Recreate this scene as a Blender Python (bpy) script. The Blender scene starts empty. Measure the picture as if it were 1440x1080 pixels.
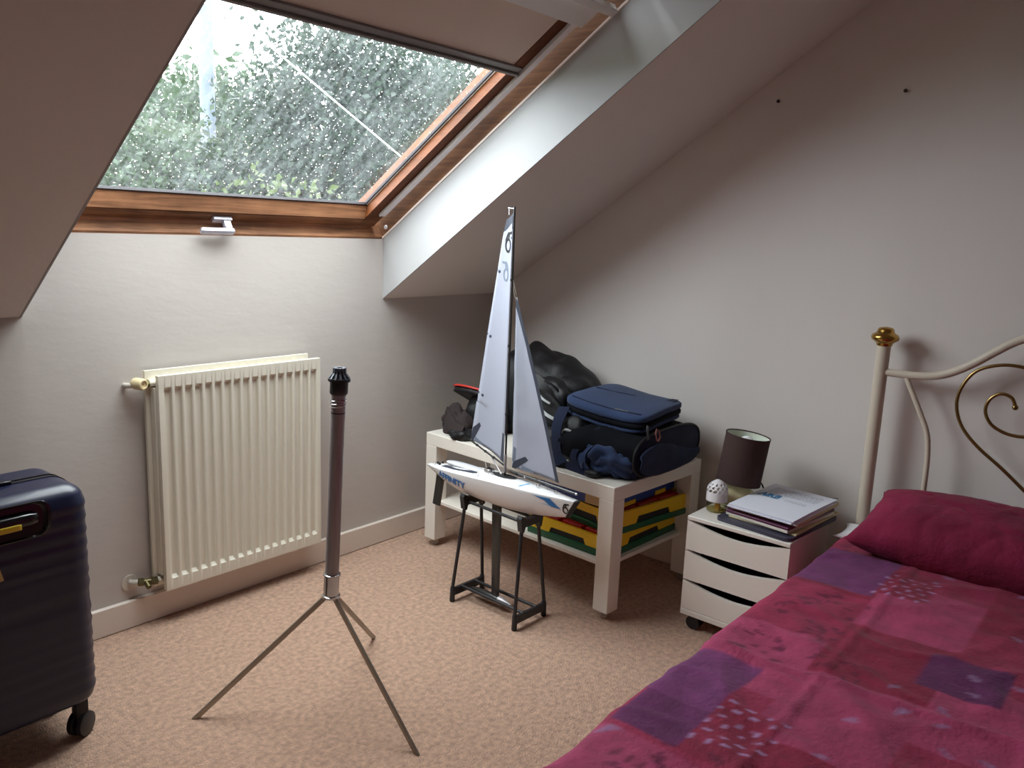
import bpy, bmesh, math, random
import numpy as np
from mathutils import Vector, Matrix, noise
random.seed(7); np.random.seed(7)
scn = bpy.context.scene
COL = scn.collection
PI = math.pi

# ---------------------------------------------------------------- camera, sky, exposure
cd = bpy.data.cameras.new('camera'); cam = bpy.data.objects.new('camera', cd); COL.objects.link(cam)
cd.sensor_width = 36.0; cd.lens = 36.0 * 1147.5 / 1440.0; cd.clip_start = 0.02; cd.clip_end = 300
yaw, pit, rol = math.radians(50.0902), math.radians(10.7897), math.radians(-2.2967)
fwd = Vector((math.sin(yaw)*math.cos(pit), math.cos(yaw)*math.cos(pit), -math.sin(pit)))
rgt = Vector((math.cos(yaw), -math.sin(yaw), 0)); dwn = fwd.cross(rgt)
rr = math.cos(rol)*rgt + math.sin(rol)*dwn; dd = -math.sin(rol)*rgt + math.cos(rol)*dwn
m4 = Matrix((rr, -dd, -fwd)).transposed().to_4x4(); m4.translation = (0, 0, 1.31)
cam.matrix_world = m4; scn.camera = cam

w = bpy.data.worlds.new('overcast sky'); scn.world = w; w.use_nodes = True
nt = w.node_tree; nt.nodes.clear()
bg = nt.nodes.new('ShaderNodeBackground'); wo = nt.nodes.new('ShaderNodeOutputWorld')
tc = nt.nodes.new('ShaderNodeTexCoord'); sx = nt.nodes.new('ShaderNodeSeparateXYZ')
rp = nt.nodes.new('ShaderNodeValToRGB')
rp.color_ramp.elements[0].position = 0.0; rp.color_ramp.elements[0].color = (0.86, 0.91, 1.0, 1)
rp.color_ramp.elements[1].position = 1.0; rp.color_ramp.elements[1].color = (0.97, 0.985, 1.0, 1)
nt.links.new(tc.outputs['Generated'], sx.inputs[0]); nt.links.new(sx.outputs['Z'], rp.inputs[0])
nt.links.new(rp.outputs[0], bg.inputs[0]); nt.links.new(bg.outputs[0], wo.inputs[0])
bg.inputs[1].default_value = 15.0

vs = scn.view_settings
vs.view_transform = 'Standard'; vs.look = 'None'; vs.gamma = 1.0; vs.use_curve_mapping = False
vs.exposure = 0.0
scn.cycles.use_denoising = True
scn.cycles.max_bounces = 14; scn.cycles.diffuse_bounces = 8; scn.cycles.transparent_max_bounces = 12
scn.cycles.sample_clamp_indirect = 25.0

# room numbers
YB, ZC, XW = 2.482, 1.0156, 2.83
TH = math.radians(34.021)
U = Vector((0, -math.cos(TH), math.sin(TH)))      # up the roof slope
N = Vector((0, math.sin(TH), math.cos(TH)))       # out through the roof
O = Vector((0, YB, ZC))
XL, XR = 0.845, 2.147                              # sides of the skylight reveal
X0, Y0, ZF = -1.9, -3.3, 2.42                      # left wall, front wall, flat ceiling
def sl(x, s, wv): return Vector((x, 0, 0)) + O + U*s + N*wv

# daylight entering by the skylight: portal (emits nothing, only guides the sampling of the sky)
pl = bpy.data.lights.new('skylight_portal', 'AREA'); po = bpy.data.objects.new('skylight_portal', pl); COL.objects.link(po)
pl.shape = 'RECTANGLE'; pl.size = 1.24; pl.size_y = 1.36; pl.cycles.is_portal = True
mm = Matrix((Vector((1, 0, 0)), U, N)).transposed().to_4x4(); mm.translation = sl((XL+XR)/2, 0.80, 0.36)
po.matrix_world = mm


# ---------------------------------------------------------------- helpers
def lin(c): return c/12.92 if c <= 0.04045 else ((c+0.055)/1.055)**2.4
def C(r, g, b): return (lin(r/255), lin(g/255), lin(b/255), 1)

def mat(name, col, rough=0.6, metal=0.0, spec=0.5, var=0.0, vscale=8.0, bump=0.0, bscale=60.0, stretch=None, rot=None, coat=0.0, sheen=0.0, detail=4, attr=None, trans=0.0):
    m = bpy.data.materials.new(name); m.use_nodes = True
    nt = m.node_tree; b = nt.nodes['Principled BSDF']
    b.inputs['Base Color'].default_value = col; b.inputs['Roughness'].default_value = rough
    b.inputs['Metallic'].default_value = metal; b.inputs['Specular IOR Level'].default_value = spec
    b.inputs['Coat Weight'].default_value = coat; b.inputs['Sheen Weight'].default_value = sheen
    b.inputs['Transmission Weight'].default_value = trans
    tc = nt.nodes.new('ShaderNodeTexCoord'); mp = nt.nodes.new('ShaderNodeMapping')
    if stretch: mp.inputs['Scale'].default_value = stretch
    if rot: mp.inputs['Rotation'].default_value = rot
    nt.links.new(tc.outputs['Object'], mp.inputs[0])
    src = None
    if attr:
        a = nt.nodes.new('ShaderNodeVertexColor'); a.layer_name = attr; src = a.outputs['Color']
        nt.links.new(src, b.inputs['Base Color'])
    if var > 0:
        n = nt.nodes.new('ShaderNodeTexNoise'); n.inputs['Scale'].default_value = vscale; n.inputs['Detail'].default_value = detail
        nt.links.new(mp.outputs[0], n.inputs[0])
        r = nt.nodes.new('ShaderNodeMapRange'); r.inputs[1].default_value = 0.3; r.inputs[2].default_value = 0.7
        r.inputs[3].default_value = 1-var; r.inputs[4].default_value = 1+var
        nt.links.new(n.outputs[0], r.inputs[0])
        x = nt.nodes.new('ShaderNodeVectorMath'); x.operation = 'SCALE'
        if src: nt.links.new(src, x.inputs[0])
        else: x.inputs[0].default_value = col[:3]
        nt.links.new(r.outputs[0], x.inputs['Scale']); nt.links.new(x.outputs[0], b.inputs['Base Color'])
    if bump > 0:
        n = nt.nodes.new('ShaderNodeTexNoise'); n.inputs['Scale'].default_value = bscale; n.inputs['Detail'].default_value = 5
        nt.links.new(mp.outputs[0], n.inputs[0])
        bp = nt.nodes.new('ShaderNodeBump'); bp.inputs['Strength'].default_value = bump; bp.inputs['Distance'].default_value = 0.01
        nt.links.new(n.outputs[0], bp.inputs['Height']); nt.links.new(bp.outputs[0], b.inputs['Normal'])
    return m

def wood(name, c1, c2, rot=None):
    m = bpy.data.materials.new(name); m.use_nodes = True; nt = m.node_tree; b = nt.nodes['Principled BSDF']
    tc = nt.nodes.new('ShaderNodeTexCoord'); mp = nt.nodes.new('ShaderNodeMapping'); mp2 = nt.nodes.new('ShaderNodeMapping')
    if rot: mp.inputs['Rotation'].default_value = rot
    mp2.inputs['Scale'].default_value = (1.2, 26, 26)
    nt.links.new(tc.outputs['Object'], mp.inputs[0]); nt.links.new(mp.outputs[0], mp2.inputs[0])
    n = nt.nodes.new('ShaderNodeTexNoise'); n.inputs['Scale'].default_value = 3.0; n.inputs['Detail'].default_value = 8; n.inputs['Roughness'].default_value = 0.65; n.inputs['Distortion'].default_value = 0.6
    n2 = nt.nodes.new('ShaderNodeTexNoise'); n2.inputs['Scale'].default_value = 5.0; n2.inputs['Detail'].default_value = 3
    nt.links.new(mp2.outputs[0], n.inputs[0]); nt.links.new(mp.outputs[0], n2.inputs[0])
    r = nt.nodes.new('ShaderNodeValToRGB'); r.color_ramp.elements[0].position = .33; r.color_ramp.elements[0].color = c1
    r.color_ramp.elements[1].position = .68; r.color_ramp.elements[1].color = c2
    mx = nt.nodes.new('ShaderNodeMath'); mx.operation = 'MULTIPLY_ADD'; mx.inputs[1].default_value = 0.45; 
    md = nt.nodes.new('ShaderNodeMath'); md.operation = 'MULTIPLY'; md.inputs[1].default_value = 0.6
    nt.links.new(n.outputs[0], md.inputs[0]); nt.links.new(n2.outputs[0], mx.inputs[0]); nt.links.new(md.outputs[0], mx.inputs[2])
    nt.links.new(mx.outputs[0], r.inputs[0]); nt.links.new(r.outputs[0], b.inputs['Base Color'])
    b.inputs['Roughness'].default_value = .6; b.inputs['Specular IOR Level'].default_value = .25
    bp = nt.nodes.new('ShaderNodeBump'); bp.inputs['Strength'].default_value = .15; bp.inputs['Distance'].default_value = .004
    nt.links.new(n.outputs[0], bp.inputs['Height']); nt.links.new(bp.outputs[0], b.inputs['Normal'])
    return m

# geometry: every shape is (verts, faces)
def join(*gs):
    V, F = [], []
    for g in gs:
        k = len(V); V += list(g[0]); F += [tuple(i+k for i in f) for f in g[1]]
    return V, F
def xf(g, M): return [M @ Vector(v) for v in g[0]], g[1]
def frame(o, ax, ay, az=None):
    ax = Vector(ax).normalized(); ay = Vector(ay); ay = (ay - ax*ay.dot(ax)).normalized(); az = ax.cross(ay)
    M = Matrix((ax, ay, az)).transposed().to_4x4(); M.translation = Vector(o); return M
def rotz(o, a): return Matrix.Translation(Vector(o)) @ Matrix.Rotation(a, 4, 'Z')

def box(lo, hi, bev=0.0, seg=2):
    lo, hi = Vector(lo), Vector(hi)
    if bev <= 0:
        v = [Vector((x, y, z)) for z in (lo.z, hi.z) for y in (lo.y, hi.y) for x in (lo.x, hi.x)]
        return v, [(0, 2, 3, 1), (4, 5, 7, 6), (0, 1, 5, 4), (2, 6, 7, 3), (0, 4, 6, 2), (1, 3, 7, 5)]
    bm = bmesh.new(); bmesh.ops.create_cube(bm, size=1.0)
    for v in bm.verts: v.co = Vector(((v.co.x+.5)*(hi.x-lo.x)+lo.x, (v.co.y+.5)*(hi.y-lo.y)+lo.y, (v.co.z+.5)*(hi.z-lo.z)+lo.z))
    bmesh.ops.bevel(bm, geom=bm.edges[:], offset=bev, segments=seg, profile=.5, affect='EDGES')
    return frombm(bm)
def frombm(bm):
    bm.verts.index_update(); r = [v.co.copy() for v in bm.verts], [tuple(v.index for v in f.verts) for f in bm.faces]; bm.free(); return r
def prism(poly, a, b, axis=2):
    """polygon in the two other axes, extruded along axis from a to b"""
    def p(u, v, t): return Vector({0: (t, u, v), 1: (u, t, v), 2: (u, v, t)}[axis])
    n = len(poly); V = [p(u, v, a) for u, v in poly] + [p(u, v, b) for u, v in poly]
    F = [tuple(range(n))[::-1], tuple(range(n, 2*n))] + [(i, (i+1) % n, n+(i+1) % n, n+i) for i in range(n)]
    if axis == 1: F = [f[::-1] for f in F]
    return V, F
def tube(pts, r, seg=10, closed=False, cap=True):
    pts = [Vector(p) for p in pts]; n = len(pts)
    R = r if isinstance(r, (list, tuple)) else [r]*n
    V, F = [], []; up = None
    for i, p in enumerate(pts):
        a = pts[i-1] if (i > 0 or closed) else pts[i]; b = pts[(i+1) % n] if (i < n-1 or closed) else pts[i]
        t = (b-a).normalized()
        if up is None: up = Vector((0, 0, 1)) if abs(t.z) < .9 else Vector((1, 0, 0))
        s = t.cross(up).normalized(); up = s.cross(t).normalized()
        for k in range(seg):
            q = 2*PI*k/seg; V.append(p + (s*math.cos(q) + up*math.sin(q))*R[i])
    m = n if closed else n-1
    for i in range(m):
        for k in range(seg):
            a = i*seg+k; b = i*seg+(k+1) % seg; c = ((i+1) % n)*seg+(k+1) % seg; d = ((i+1) % n)*seg+k
            F.append((a, b, c, d))
    if cap and not closed: F += [tuple(range(seg))[::-1], tuple(range((n-1)*seg, n*seg))]
    return V, F
def cyl(a, b, r, seg=16): return tube([a, b], r, seg)
def lathe(prof, o=(0, 0, 0), seg=24, M=None, cap=True):
    V, F = [], []; n = len(prof)
    for (r, z) in prof:
        for k in range(seg): V.append(Vector((r*math.cos(2*PI*k/seg), r*math.sin(2*PI*k/seg), z)))
    for i in range(n-1):
        for k in range(seg): F.append((i*seg+k, i*seg+(k+1) % seg, (i+1)*seg+(k+1) % seg, (i+1)*seg+k))
    if cap: F += [tuple(range(seg))[::-1], tuple(range((n-1)*seg, n*seg))]
    M = M or Matrix.Translation(Vector(o)); return xf((V, F), M)
def grid(fn, nu, nv, wrap=False):
    V = [Vector(fn(i/(nu-1) if not wrap else i/nu, j/(nv-1))) for i in range(nu) for j in range(nv)]
    F = []
    for i in range(nu if wrap else nu-1):
        for j in range(nv-1):
            a, b = i*nv+j, ((i+1) % nu)*nv+j; F.append((a, b, b+1, a+1))
    return V, F
def spline(pts, n=8):
    pts = [Vector(p) for p in pts]; out = []
    for i in range(len(pts)-1):
        p0 = pts[max(i-1, 0)]; p1 = pts[i]; p2 = pts[i+1]; p3 = pts[min(i+2, len(pts)-1)]
        for k in range(n):
            t = k/n; out.append(.5*((2*p1)+(p2-p0)*t+(2*p0-5*p1+4*p2-p3)*t*t+(3*p1-p0-3*p2+p3)*t**3))
    out.append(pts[-1]); return out
def slab(poly3, off):
    """flat or curved outline given in 3-D, thickened by off"""
    off = Vector(off); n = len(poly3); V = [Vector(p) for p in poly3] + [Vector(p)+off for p in poly3]
    return V, [tuple(range(n))[::-1], tuple(range(n, 2*n))] + [(i, (i+1) % n, n+(i+1) % n, n+i) for i in range(n)]
def ribbon(pts, wdirs, width, thick):
    pts = [Vector(p) for p in pts]; n = len(pts)
    if isinstance(wdirs, Vector): wdirs = [wdirs]*n
    V, F = [], []
    for i, p in enumerate(pts):
        t = (pts[min(i+1, n-1)]-pts[max(i-1, 0)]).normalized(); wd = wdirs[i]; wd = (wd - t*wd.dot(t)).normalized(); nn = t.cross(wd)
        for a, b in ((-1, -1), (1, -1), (1, 1), (-1, 1)): V.append(p + wd*(a*width/2) + nn*(b*thick/2))
    for i in range(n-1):
        for k in range(4): F.append((i*4+k, i*4+(k+1) % 4, i*4+4+(k+1) % 4, i*4+4+k))
    F += [(3, 2, 1, 0), (4*n-4, 4*n-3, 4*n-2, 4*n-1)]
    return V, F
def stroke(pts2, wd):
    """2-D stroke as quads"""
    pts = [Vector((p[0], p[1])) for p in pts2]; n = len(pts); V, F = [], []
    for i in range(n):
        t = (pts[min(i+1, n-1)]-pts[max(i-1, 0)]).normalized(); q = Vector((-t.y, t.x))*wd/2
        V += [pts[i]+q, pts[i]-q]
    for i in range(n-1): F.append((2*i, 2*i+1, 2*i+3, 2*i+2))
    return V, F
def spow(a, p): return math.copysign(abs(a)**p, a)
def blob(c, r, e=(1, 1), amp=0, sc=6, nu=48, nv=28, seed=0, floor=None, M=None, amp2=0, sc2=20):
    V, F = [], []; c = Vector(c)
    for j in range(nv+1):
        ph = -PI/2 + PI*j/nv
        for i in range(nu):
            a = 2*PI*i/nu
            p = Vector((r[0]*spow(math.cos(ph), e[0])*spow(math.cos(a), e[1]), r[1]*spow(math.cos(ph), e[0])*spow(math.sin(a), e[1]), r[2]*spow(math.sin(ph), e[0])))
            d = p.normalized() if p.length > 1e-6 else Vector((0, 0, 1))
            s = Vector((seed*7.1, seed*3.3, seed))
            k = amp*noise.noise(p*sc+s)
            if amp2: k += amp2*(abs(noise.noise(p*sc2+s*2))*2-.6)
            p = p + d*k
            if M: p = M @ p
            p = p + c
            if floor is not None and p.z < floor: p.z = floor
            V.append(p)
    for j in range(nv):
        for i in range(nu):
            a, b = j*nu+i, j*nu+(i+1) % nu; F.append((a, b, b+nu, a+nu))
    return V, F
def rbox(size, r, nu=10, disp=None):
    """rounded box with subdivided faces, centred; disp(p, n) moves points along n"""
    bm = bmesh.new(); bmesh.ops.create_cube(bm, size=2.0)
    bmesh.ops.subdivide_edges(bm, edges=bm.edges[:], cuts=nu, use_grid_fill=True)
    h = Vector(size)/2
    for v in bm.verts:
        # denser towards the edges
        q = Vector([math.copysign(abs(t)**.8 if abs(t) < 1 else 1, t) for t in v.co])
        p = Vector((q.x*h.x, q.y*h.y, q.z*h.z))
        core = Vector([max(-h[i]+r, min(h[i]-r, p[i])) for i in range(3)])
        d = p-core
        n = d.normalized() if d.length > 1e-6 else Vector((0, 0, 1))
        p = core + n*r
        if disp: p = p + n*disp(p, n)
        v.co = p
    return frombm(bm)

def origin(o):
    v = Vector((0, 0, 0))
    while o: v += o.location; o = o.parent
    return v
def obj(name, g, m, parent=None, smooth=40, bevel=0.0):
    me = bpy.data.meshes.new(name); off = origin(parent)
    me.from_pydata([tuple(Vector(v)-off) for v in g[0]], [], [tuple(f) for f in g[1]])
    me.update()
    if smooth:
        me.polygons.foreach_set('use_smooth', [True]*len(me.polygons))
        me.set_sharp_from_angle(angle=math.radians(smooth))
    if m: me.materials.append(m)
    o = bpy.data.objects.new(name, me); COL.objects.link(o)
    if parent: o.parent = parent
    if bevel:
        b = o.modifiers.new('bevel', 'BEVEL'); b.width = bevel; b.segments = 2; b.limit_method = 'ANGLE'; b.angle_limit = math.radians(50)
    return o
def tag(o, label, cat, group=None, kind=None):
    o['label'] = label; o['category'] = cat
    if group: o['group'] = group
    if kind: o['kind'] = kind
    return o
def thing(name, label, cat, loc, group=None):
    o = bpy.data.objects.new(name, None); COL.objects.link(o); o.location = loc; o.empty_display_size = .05
    return tag(o, label, cat, group)
def struct(name, g, m, label, cat, smooth=0):
    o = obj(name, g, m, None, smooth); o['kind'] = 'structure'; return tag(o, label, cat)
def solid_top(name, g, m, label, cat, smooth=40, loc=None):
    """one-mesh thing whose origin lies at loc"""
    loc = Vector(loc) if loc else Vector((0, 0, 0))
    o = obj(name, ([Vector(v)-loc for v in g[0]], g[1]), m, None, smooth); o.location = loc; return tag(o, label, cat)

# ---------------------------------------------------------------- materials
M = {}
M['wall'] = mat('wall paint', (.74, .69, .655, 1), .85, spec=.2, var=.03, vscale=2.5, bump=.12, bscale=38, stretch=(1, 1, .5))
M['wall_b'] = mat('wall paint darkened for skylight', (.55, .505, .475, 1), .85, spec=.2, var=.03, vscale=2.5, bump=.10, bscale=30, stretch=(.5, 1, 1.2))  # the wall paint again, darkened to offset the strong skylight on this wall
M['ceil'] = mat('ceiling paint', (.74, .70, .66, 1), .9, spec=.15, var=.015, vscale=3, bump=.06, bscale=60)
M['white_reveal'] = mat('white reveal paint', C(170, 169, 169), .75, spec=.2, var=.01, bump=.05, bscale=45)
M['skirting'] = mat('skirting gloss', C(222, 210, 200), .4, spec=.4, var=.02)
M['carpet'] = mat('salmon carpet', C(196, 160, 138), .95, spec=.05, var=.26, vscale=62, bump=1.0, bscale=200, sheen=.2, detail=9)
M['wood_x'] = wood('window pine along x', C(62, 34, 18), C(168, 118, 84))
M['wood_s'] = wood('window pine along slope', C(66, 40, 22), C(138, 96, 62), rot=(0, 0, PI/2))
M['wood_lit'] = wood('window pine sky lit copy', C(74, 38, 15), C(112, 62, 28), rot=(0, 0, PI/2))  # same pine, made darker and more orange to offset direct sky light
M['gasket'] = mat('dark gasket', C(40, 34, 40), .6)
M['alu'] = mat('aluminium', C(226, 226, 230), .45)
M['bar_dk'] = mat('grey blind bar', C(128, 122, 118), .4, metal=.2)
M['white_alu'] = mat('white aluminium', C(225, 224, 222), .35)
M['chrome_h'] = mat('satin handle', C(200, 200, 212), .3, metal=.7)
M['blind'] = mat('blind fabric', C(213, 198, 186), .85, spec=.1, var=.03, vscale=4, bump=.1, bscale=200)
M['rad'] = mat('radiator cream enamel', C(226, 220, 205), .35, spec=.5)
M['rad_in'] = mat('radiator convector', C(196, 190, 178), .6)
M['cream_pl'] = mat('cream plastic', C(216, 198, 158), .4)
M['brass_dk'] = mat('tarnished brass', C(112, 104, 72), .4, metal=.8)
M['brass'] = mat('polished brass', C(190, 152, 82), .22, metal=1.0, var=.1, vscale=20)
M['brass_b'] = mat('antique brass', C(152, 128, 82), .3, metal=1.0)
M['pipe'] = mat('painted pipe', C(200, 192, 182), .5)
M['steel'] = mat('galvanised tube', C(158, 152, 155), .34, metal=.3, var=.18, vscale=9, stretch=(6, 6, 1))
M['steel_b'] = mat('polished steel', C(190, 190, 192), .16, metal=1.0)
M['steel_leg'] = mat('flat steel bar', C(150, 140, 128), .38, metal=.8, var=.12, vscale=14)
M['blk_pl'] = mat('black plastic', C(38, 38, 42), .4)
M['blk_gl'] = mat('glossy black', C(16, 16, 19), .15)
M['blk_mt'] = mat('matt black', C(28, 27, 29), .6)
M['cap_hi'] = mat('grey plastic fins', C(92, 96, 108), .3)
M['furn'] = mat('white furniture foil', C(232, 226, 217), .32, spec=.5, var=.01)
M['furn2'] = mat('white drawer lacquer', C(228, 222, 214), .4)
M['clear_pl'] = mat('clear castor plastic', C(176, 168, 158), .3, trans=.2)
M['hull'] = mat('white gelcoat', C(222, 221, 223), .16, spec=.6, coat=.4)
M['deck_gl'] = mat('hatch film', C(205, 208, 216), .12, coat=.6)
M['sail'] = mat('sail film', C(154, 157, 171), .55, spec=.25)
M['tape'] = mat('dark sail tape', C(46, 50, 64), .6)
M['ghost'] = mat('grey sail print', C(104, 112, 128), .6)
M['carbon'] = mat('carbon fibre', C(34, 34, 36), .3, coat=.3)
M['dec_blue'] = mat('blue decal', C(34, 108, 176), .35)
M['dec_blue2'] = mat('light blue decal', C(86, 160, 206), .35)
M['dec_blk'] = mat('black decal', C(18, 18, 20), .4)
M['line'] = mat('rigging line', C(190, 186, 176), .6)
M['navy'] = mat('navy canvas', C(46, 62, 96), .85, spec=.2, var=.1, vscale=14, bump=.3, bscale=420, sheen=.1)
M['navy_d'] = mat('dark navy cloth', C(28, 35, 58), .85, spec=.2, var=.15, vscale=10, bump=.3, bscale=300, sheen=.06)
M['navy_d2'] = mat('navy side wall cloth', C(34, 44, 72), .85, spec=.2, var=.12, vscale=10, bump=.3, bscale=300, sheen=.06)
M['blk_in'] = mat('black lining cloth', C(19, 20, 25), .9, spec=.1, var=.15, vscale=9, bump=.25, bscale=260)
M['blk_cl'] = mat('black nylon', C(23, 23, 26), .5, spec=.4, var=.15, vscale=9, bump=.25, bscale=260)
M['brn_cl'] = mat('brown grey cloth', C(62, 54, 54), .9, spec=.1, var=.12, vscale=14, bump=.3, bscale=240)
M['red'] = mat('red trim', C(192, 52, 44), .5)
M['grey_tag'] = mat('grey webbing', C(172, 174, 176), .6)
M['toy_g'] = mat('green toy plastic', C(18, 86, 54), .35)
M['toy_y'] = mat('yellow toy plastic', C(232, 188, 26), .35)
M['toy_r'] = mat('red toy plastic', C(182, 30, 30), .35)
M['toy_b'] = mat('blue toy plastic', C(28, 66, 150), .35)
M['card'] = mat('cardboard label', C(198, 172, 132), .7)
M['shade'] = mat('brown lamp shade cloth', C(74, 58, 56), .9, spec=.1, bump=.2, bscale=500)
M['shade_in'] = mat('shade lining', C(216, 222, 208), .8)
M['ceramic'] = mat('cream ceramic', C(230, 216, 174), .15, coat=.5)
M['bulb'] = mat('opal bulb', C(236, 238, 240), .2)
M['paper'] = mat('white paper', C(226, 228, 240), .7)
M['paper2'] = mat('off white paper', C(222, 216, 204), .75)
M['cream_p'] = mat('cream card', C(206, 190, 150), .75)
M['plum'] = mat('plum folder', C(84, 34, 66), .35)
M['folder'] = mat('slate folder', C(58, 58, 76), .35)
M['ink'] = mat('grey print', C(120, 124, 140), .8)
M['ink_b'] = mat('blue print', C(46, 116, 164), .7)
M['fr_wht'] = mat('white fragrance cover', C(236, 232, 236), .3)
M['amber'] = mat('amber wick', C(214, 156, 60), .5)
M['oil'] = mat('yellow oil', C(228, 210, 120), .08, trans=.6)
M['bedmetal'] = mat('cream bed enamel', C(206, 194, 176), .3, spec=.5)
M['mattress'] = mat('mattress ticking', C(214, 210, 206), .9, bump=.15, bscale=120)
M['wht_cl'] = mat('white cotton', C(232, 232, 236), .9, bump=.15, bscale=90)
M['duvet'] = mat('printed duvet cotton', (1, 1, 1, 1), .78, spec=.22, var=.16, vscale=22, bump=.3, bscale=90, attr='print', sheen=.08, detail=7)
M['pillow'] = mat('maroon pillow cotton', C(124, 26, 60), .8, spec=.2, var=.3, vscale=6, bump=.35, bscale=60, sheen=.06)
M['case'] = mat('navy polycarbonate', C(20, 26, 56), .36, spec=.45, coat=.1)
M['yel_tag'] = mat('yellow tag', C(208, 176, 42), .3)
M['tagp'] = mat('buff paper tag', C(202, 172, 116), .6)
M['nail'] = mat('dark screw', C(30, 22, 20), .5)
M['cable_w'] = mat('pale outdoor cable', C(205, 212, 214), .6)
M['conc'] = mat('grey pole', C(84, 92, 104), .9, var=.15, vscale=3)
M['bark'] = mat('tree bark', C(92, 80, 66), .95, var=.3, vscale=6, bump=.6, bscale=20)
M['lawn'] = mat('lawn', C(78, 104, 52), .95, var=.3, vscale=1.5, bump=.5, bscale=15)

def leafmat(name, col):
    m = mat(name, col, .5, spec=.3, var=.25, vscale=1.6)
    nt = m.node_tree; b = nt.nodes['Principled BSDF']; out = nt.nodes['Material Output']
    t = nt.nodes.new('ShaderNodeBsdfTranslucent'); t.inputs[0].default_value = (col[0]*1.2, col[1]*1.35, col[2]*.8, 1)
    mx = nt.nodes.new('ShaderNodeMixShader'); mx.inputs[0].default_value = .35
    nt.links.new(b.outputs[0], mx.inputs[1]); nt.links.new(t.outputs[0], mx.inputs[2]); nt.links.new(mx.outputs[0], out.inputs[0])
    return m
M['leaf1'] = leafmat('dark leaves', C(29, 41, 34))
M['leaf2'] = leafmat('mid green leaves', C(44, 58, 42))
M['leaf3'] = leafmat('yellow green leaves', C(62, 70, 42))

def fresnel(nt, ior):
    fr = nt.nodes.new('ShaderNodeFresnel'); ge = nt.nodes.new('ShaderNodeNewGeometry'); r = nt.nodes.new('ShaderNodeMapRange')
    r.inputs[3].default_value = ior; r.inputs[4].default_value = 1/ior      # same reflectance from either face of the slab
    nt.links.new(ge.outputs['Backfacing'], r.inputs[0]); nt.links.new(r.outputs[0], fr.inputs[0]); return fr
def glassmats():
    m = bpy.data.materials.new('wet dirty pane'); m.use_nodes = True; nt = m.node_tree; nt.nodes.clear()
    out = nt.nodes.new('ShaderNodeOutputMaterial'); tr = nt.nodes.new('ShaderNodeBsdfTransparent'); tr.inputs[0].default_value = (.95, .98, .97, 1)
    gl = nt.nodes.new('ShaderNodeBsdfGlossy'); gl.inputs['Roughness'].default_value = .02
    tl = nt.nodes.new('ShaderNodeBsdfTranslucent'); tl.inputs[0].default_value = (.86, .93, .95, 1)
    fr = fresnel(nt, 1.3)
    tc = nt.nodes.new('ShaderNodeTexCoord'); mp = nt.nodes.new('ShaderNodeMapping')
    mp.inputs['Rotation'].default_value = (0, 0, math.radians(28)); mp.inputs['Scale'].default_value = (9, 1.6, 3)
    n = nt.nodes.new('ShaderNodeTexNoise'); n.inputs['Scale'].default_value = 4; n.inputs['Detail'].default_value = 9; n.inputs['Roughness'].default_value = .7
    n2 = nt.nodes.new('ShaderNodeTexNoise'); n2.inputs['Scale'].default_value = 95; n2.inputs['Detail'].default_value = 3
    nt.links.new(tc.outputs['Object'], mp.inputs[0]); nt.links.new(mp.outputs[0], n.inputs[0]); nt.links.new(tc.outputs['Object'], n2.inputs[0])
    r = nt.nodes.new('ShaderNodeMapRange'); r.inputs[1].default_value = .42; r.inputs[2].default_value = .72; r.inputs[3].default_value = .002; r.inputs[4].default_value = .020
    r2 = nt.nodes.new('ShaderNodeMapRange'); r2.inputs[1].default_value = .45; r2.inputs[2].default_value = .75; r2.inputs[3].default_value = .0005; r2.inputs[4].default_value = .012
    nt.links.new(n.outputs[0], r.inputs[0]); nt.links.new(n2.outputs[0], r2.inputs[0])
    ad = nt.nodes.new('ShaderNodeMath'); ad.operation = 'ADD'; nt.links.new(r.outputs[0], ad.inputs[0]); nt.links.new(r2.outputs[0], ad.inputs[1])
    m1 = nt.nodes.new('ShaderNodeMixShader'); m2 = nt.nodes.new('ShaderNodeMixShader')
    nt.links.new(ad.outputs[0], m1.inputs[0]); nt.links.new(tr.outputs[0], m1.inputs[1]); nt.links.new(tl.outputs[0], m1.inputs[2])
    nt.links.new(fr.outputs[0], m2.inputs[0]); nt.links.new(m1.outputs[0], m2.inputs[1]); nt.links.new(gl.outputs[0], m2.inputs[2])
    nt.links.new(m2.outputs[0], out.inputs[0])
    d = bpy.data.materials.new('rain water'); d.use_nodes = True; nt = d.node_tree; nt.nodes.clear()
    out = nt.nodes.new('ShaderNodeOutputMaterial'); g = nt.nodes.new('ShaderNodeBsdfGlass'); g.inputs['IOR'].default_value = 1.33; g.inputs['Roughness'].default_value = 0
    nt.links.new(g.outputs[0], out.inputs[0])
    j = bpy.data.materials.new('thin clear glass'); j.use_nodes = True; nt = j.node_tree; nt.nodes.clear()
    out = nt.nodes.new('ShaderNodeOutputMaterial'); tr = nt.nodes.new('ShaderNodeBsdfTransparent'); gl = nt.nodes.new('ShaderNodeBsdfGlossy'); gl.inputs['Roughness'].default_value = .03
    fr = fresnel(nt, 1.45); mx = nt.nodes.new('ShaderNodeMixShader')
    tr.inputs[0].default_value = (.84, .86, .80, 1)
    nt.links.new(fr.outputs[0], mx.inputs[0]); nt.links.new(tr.outputs[0], mx.inputs[1]); nt.links.new(gl.outputs[0], mx.inputs[2]); nt.links.new(mx.outputs[0], out.inputs[0])
    return m, d, j
M['pane'], M['water'], M['jar'] = glassmats()

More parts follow.
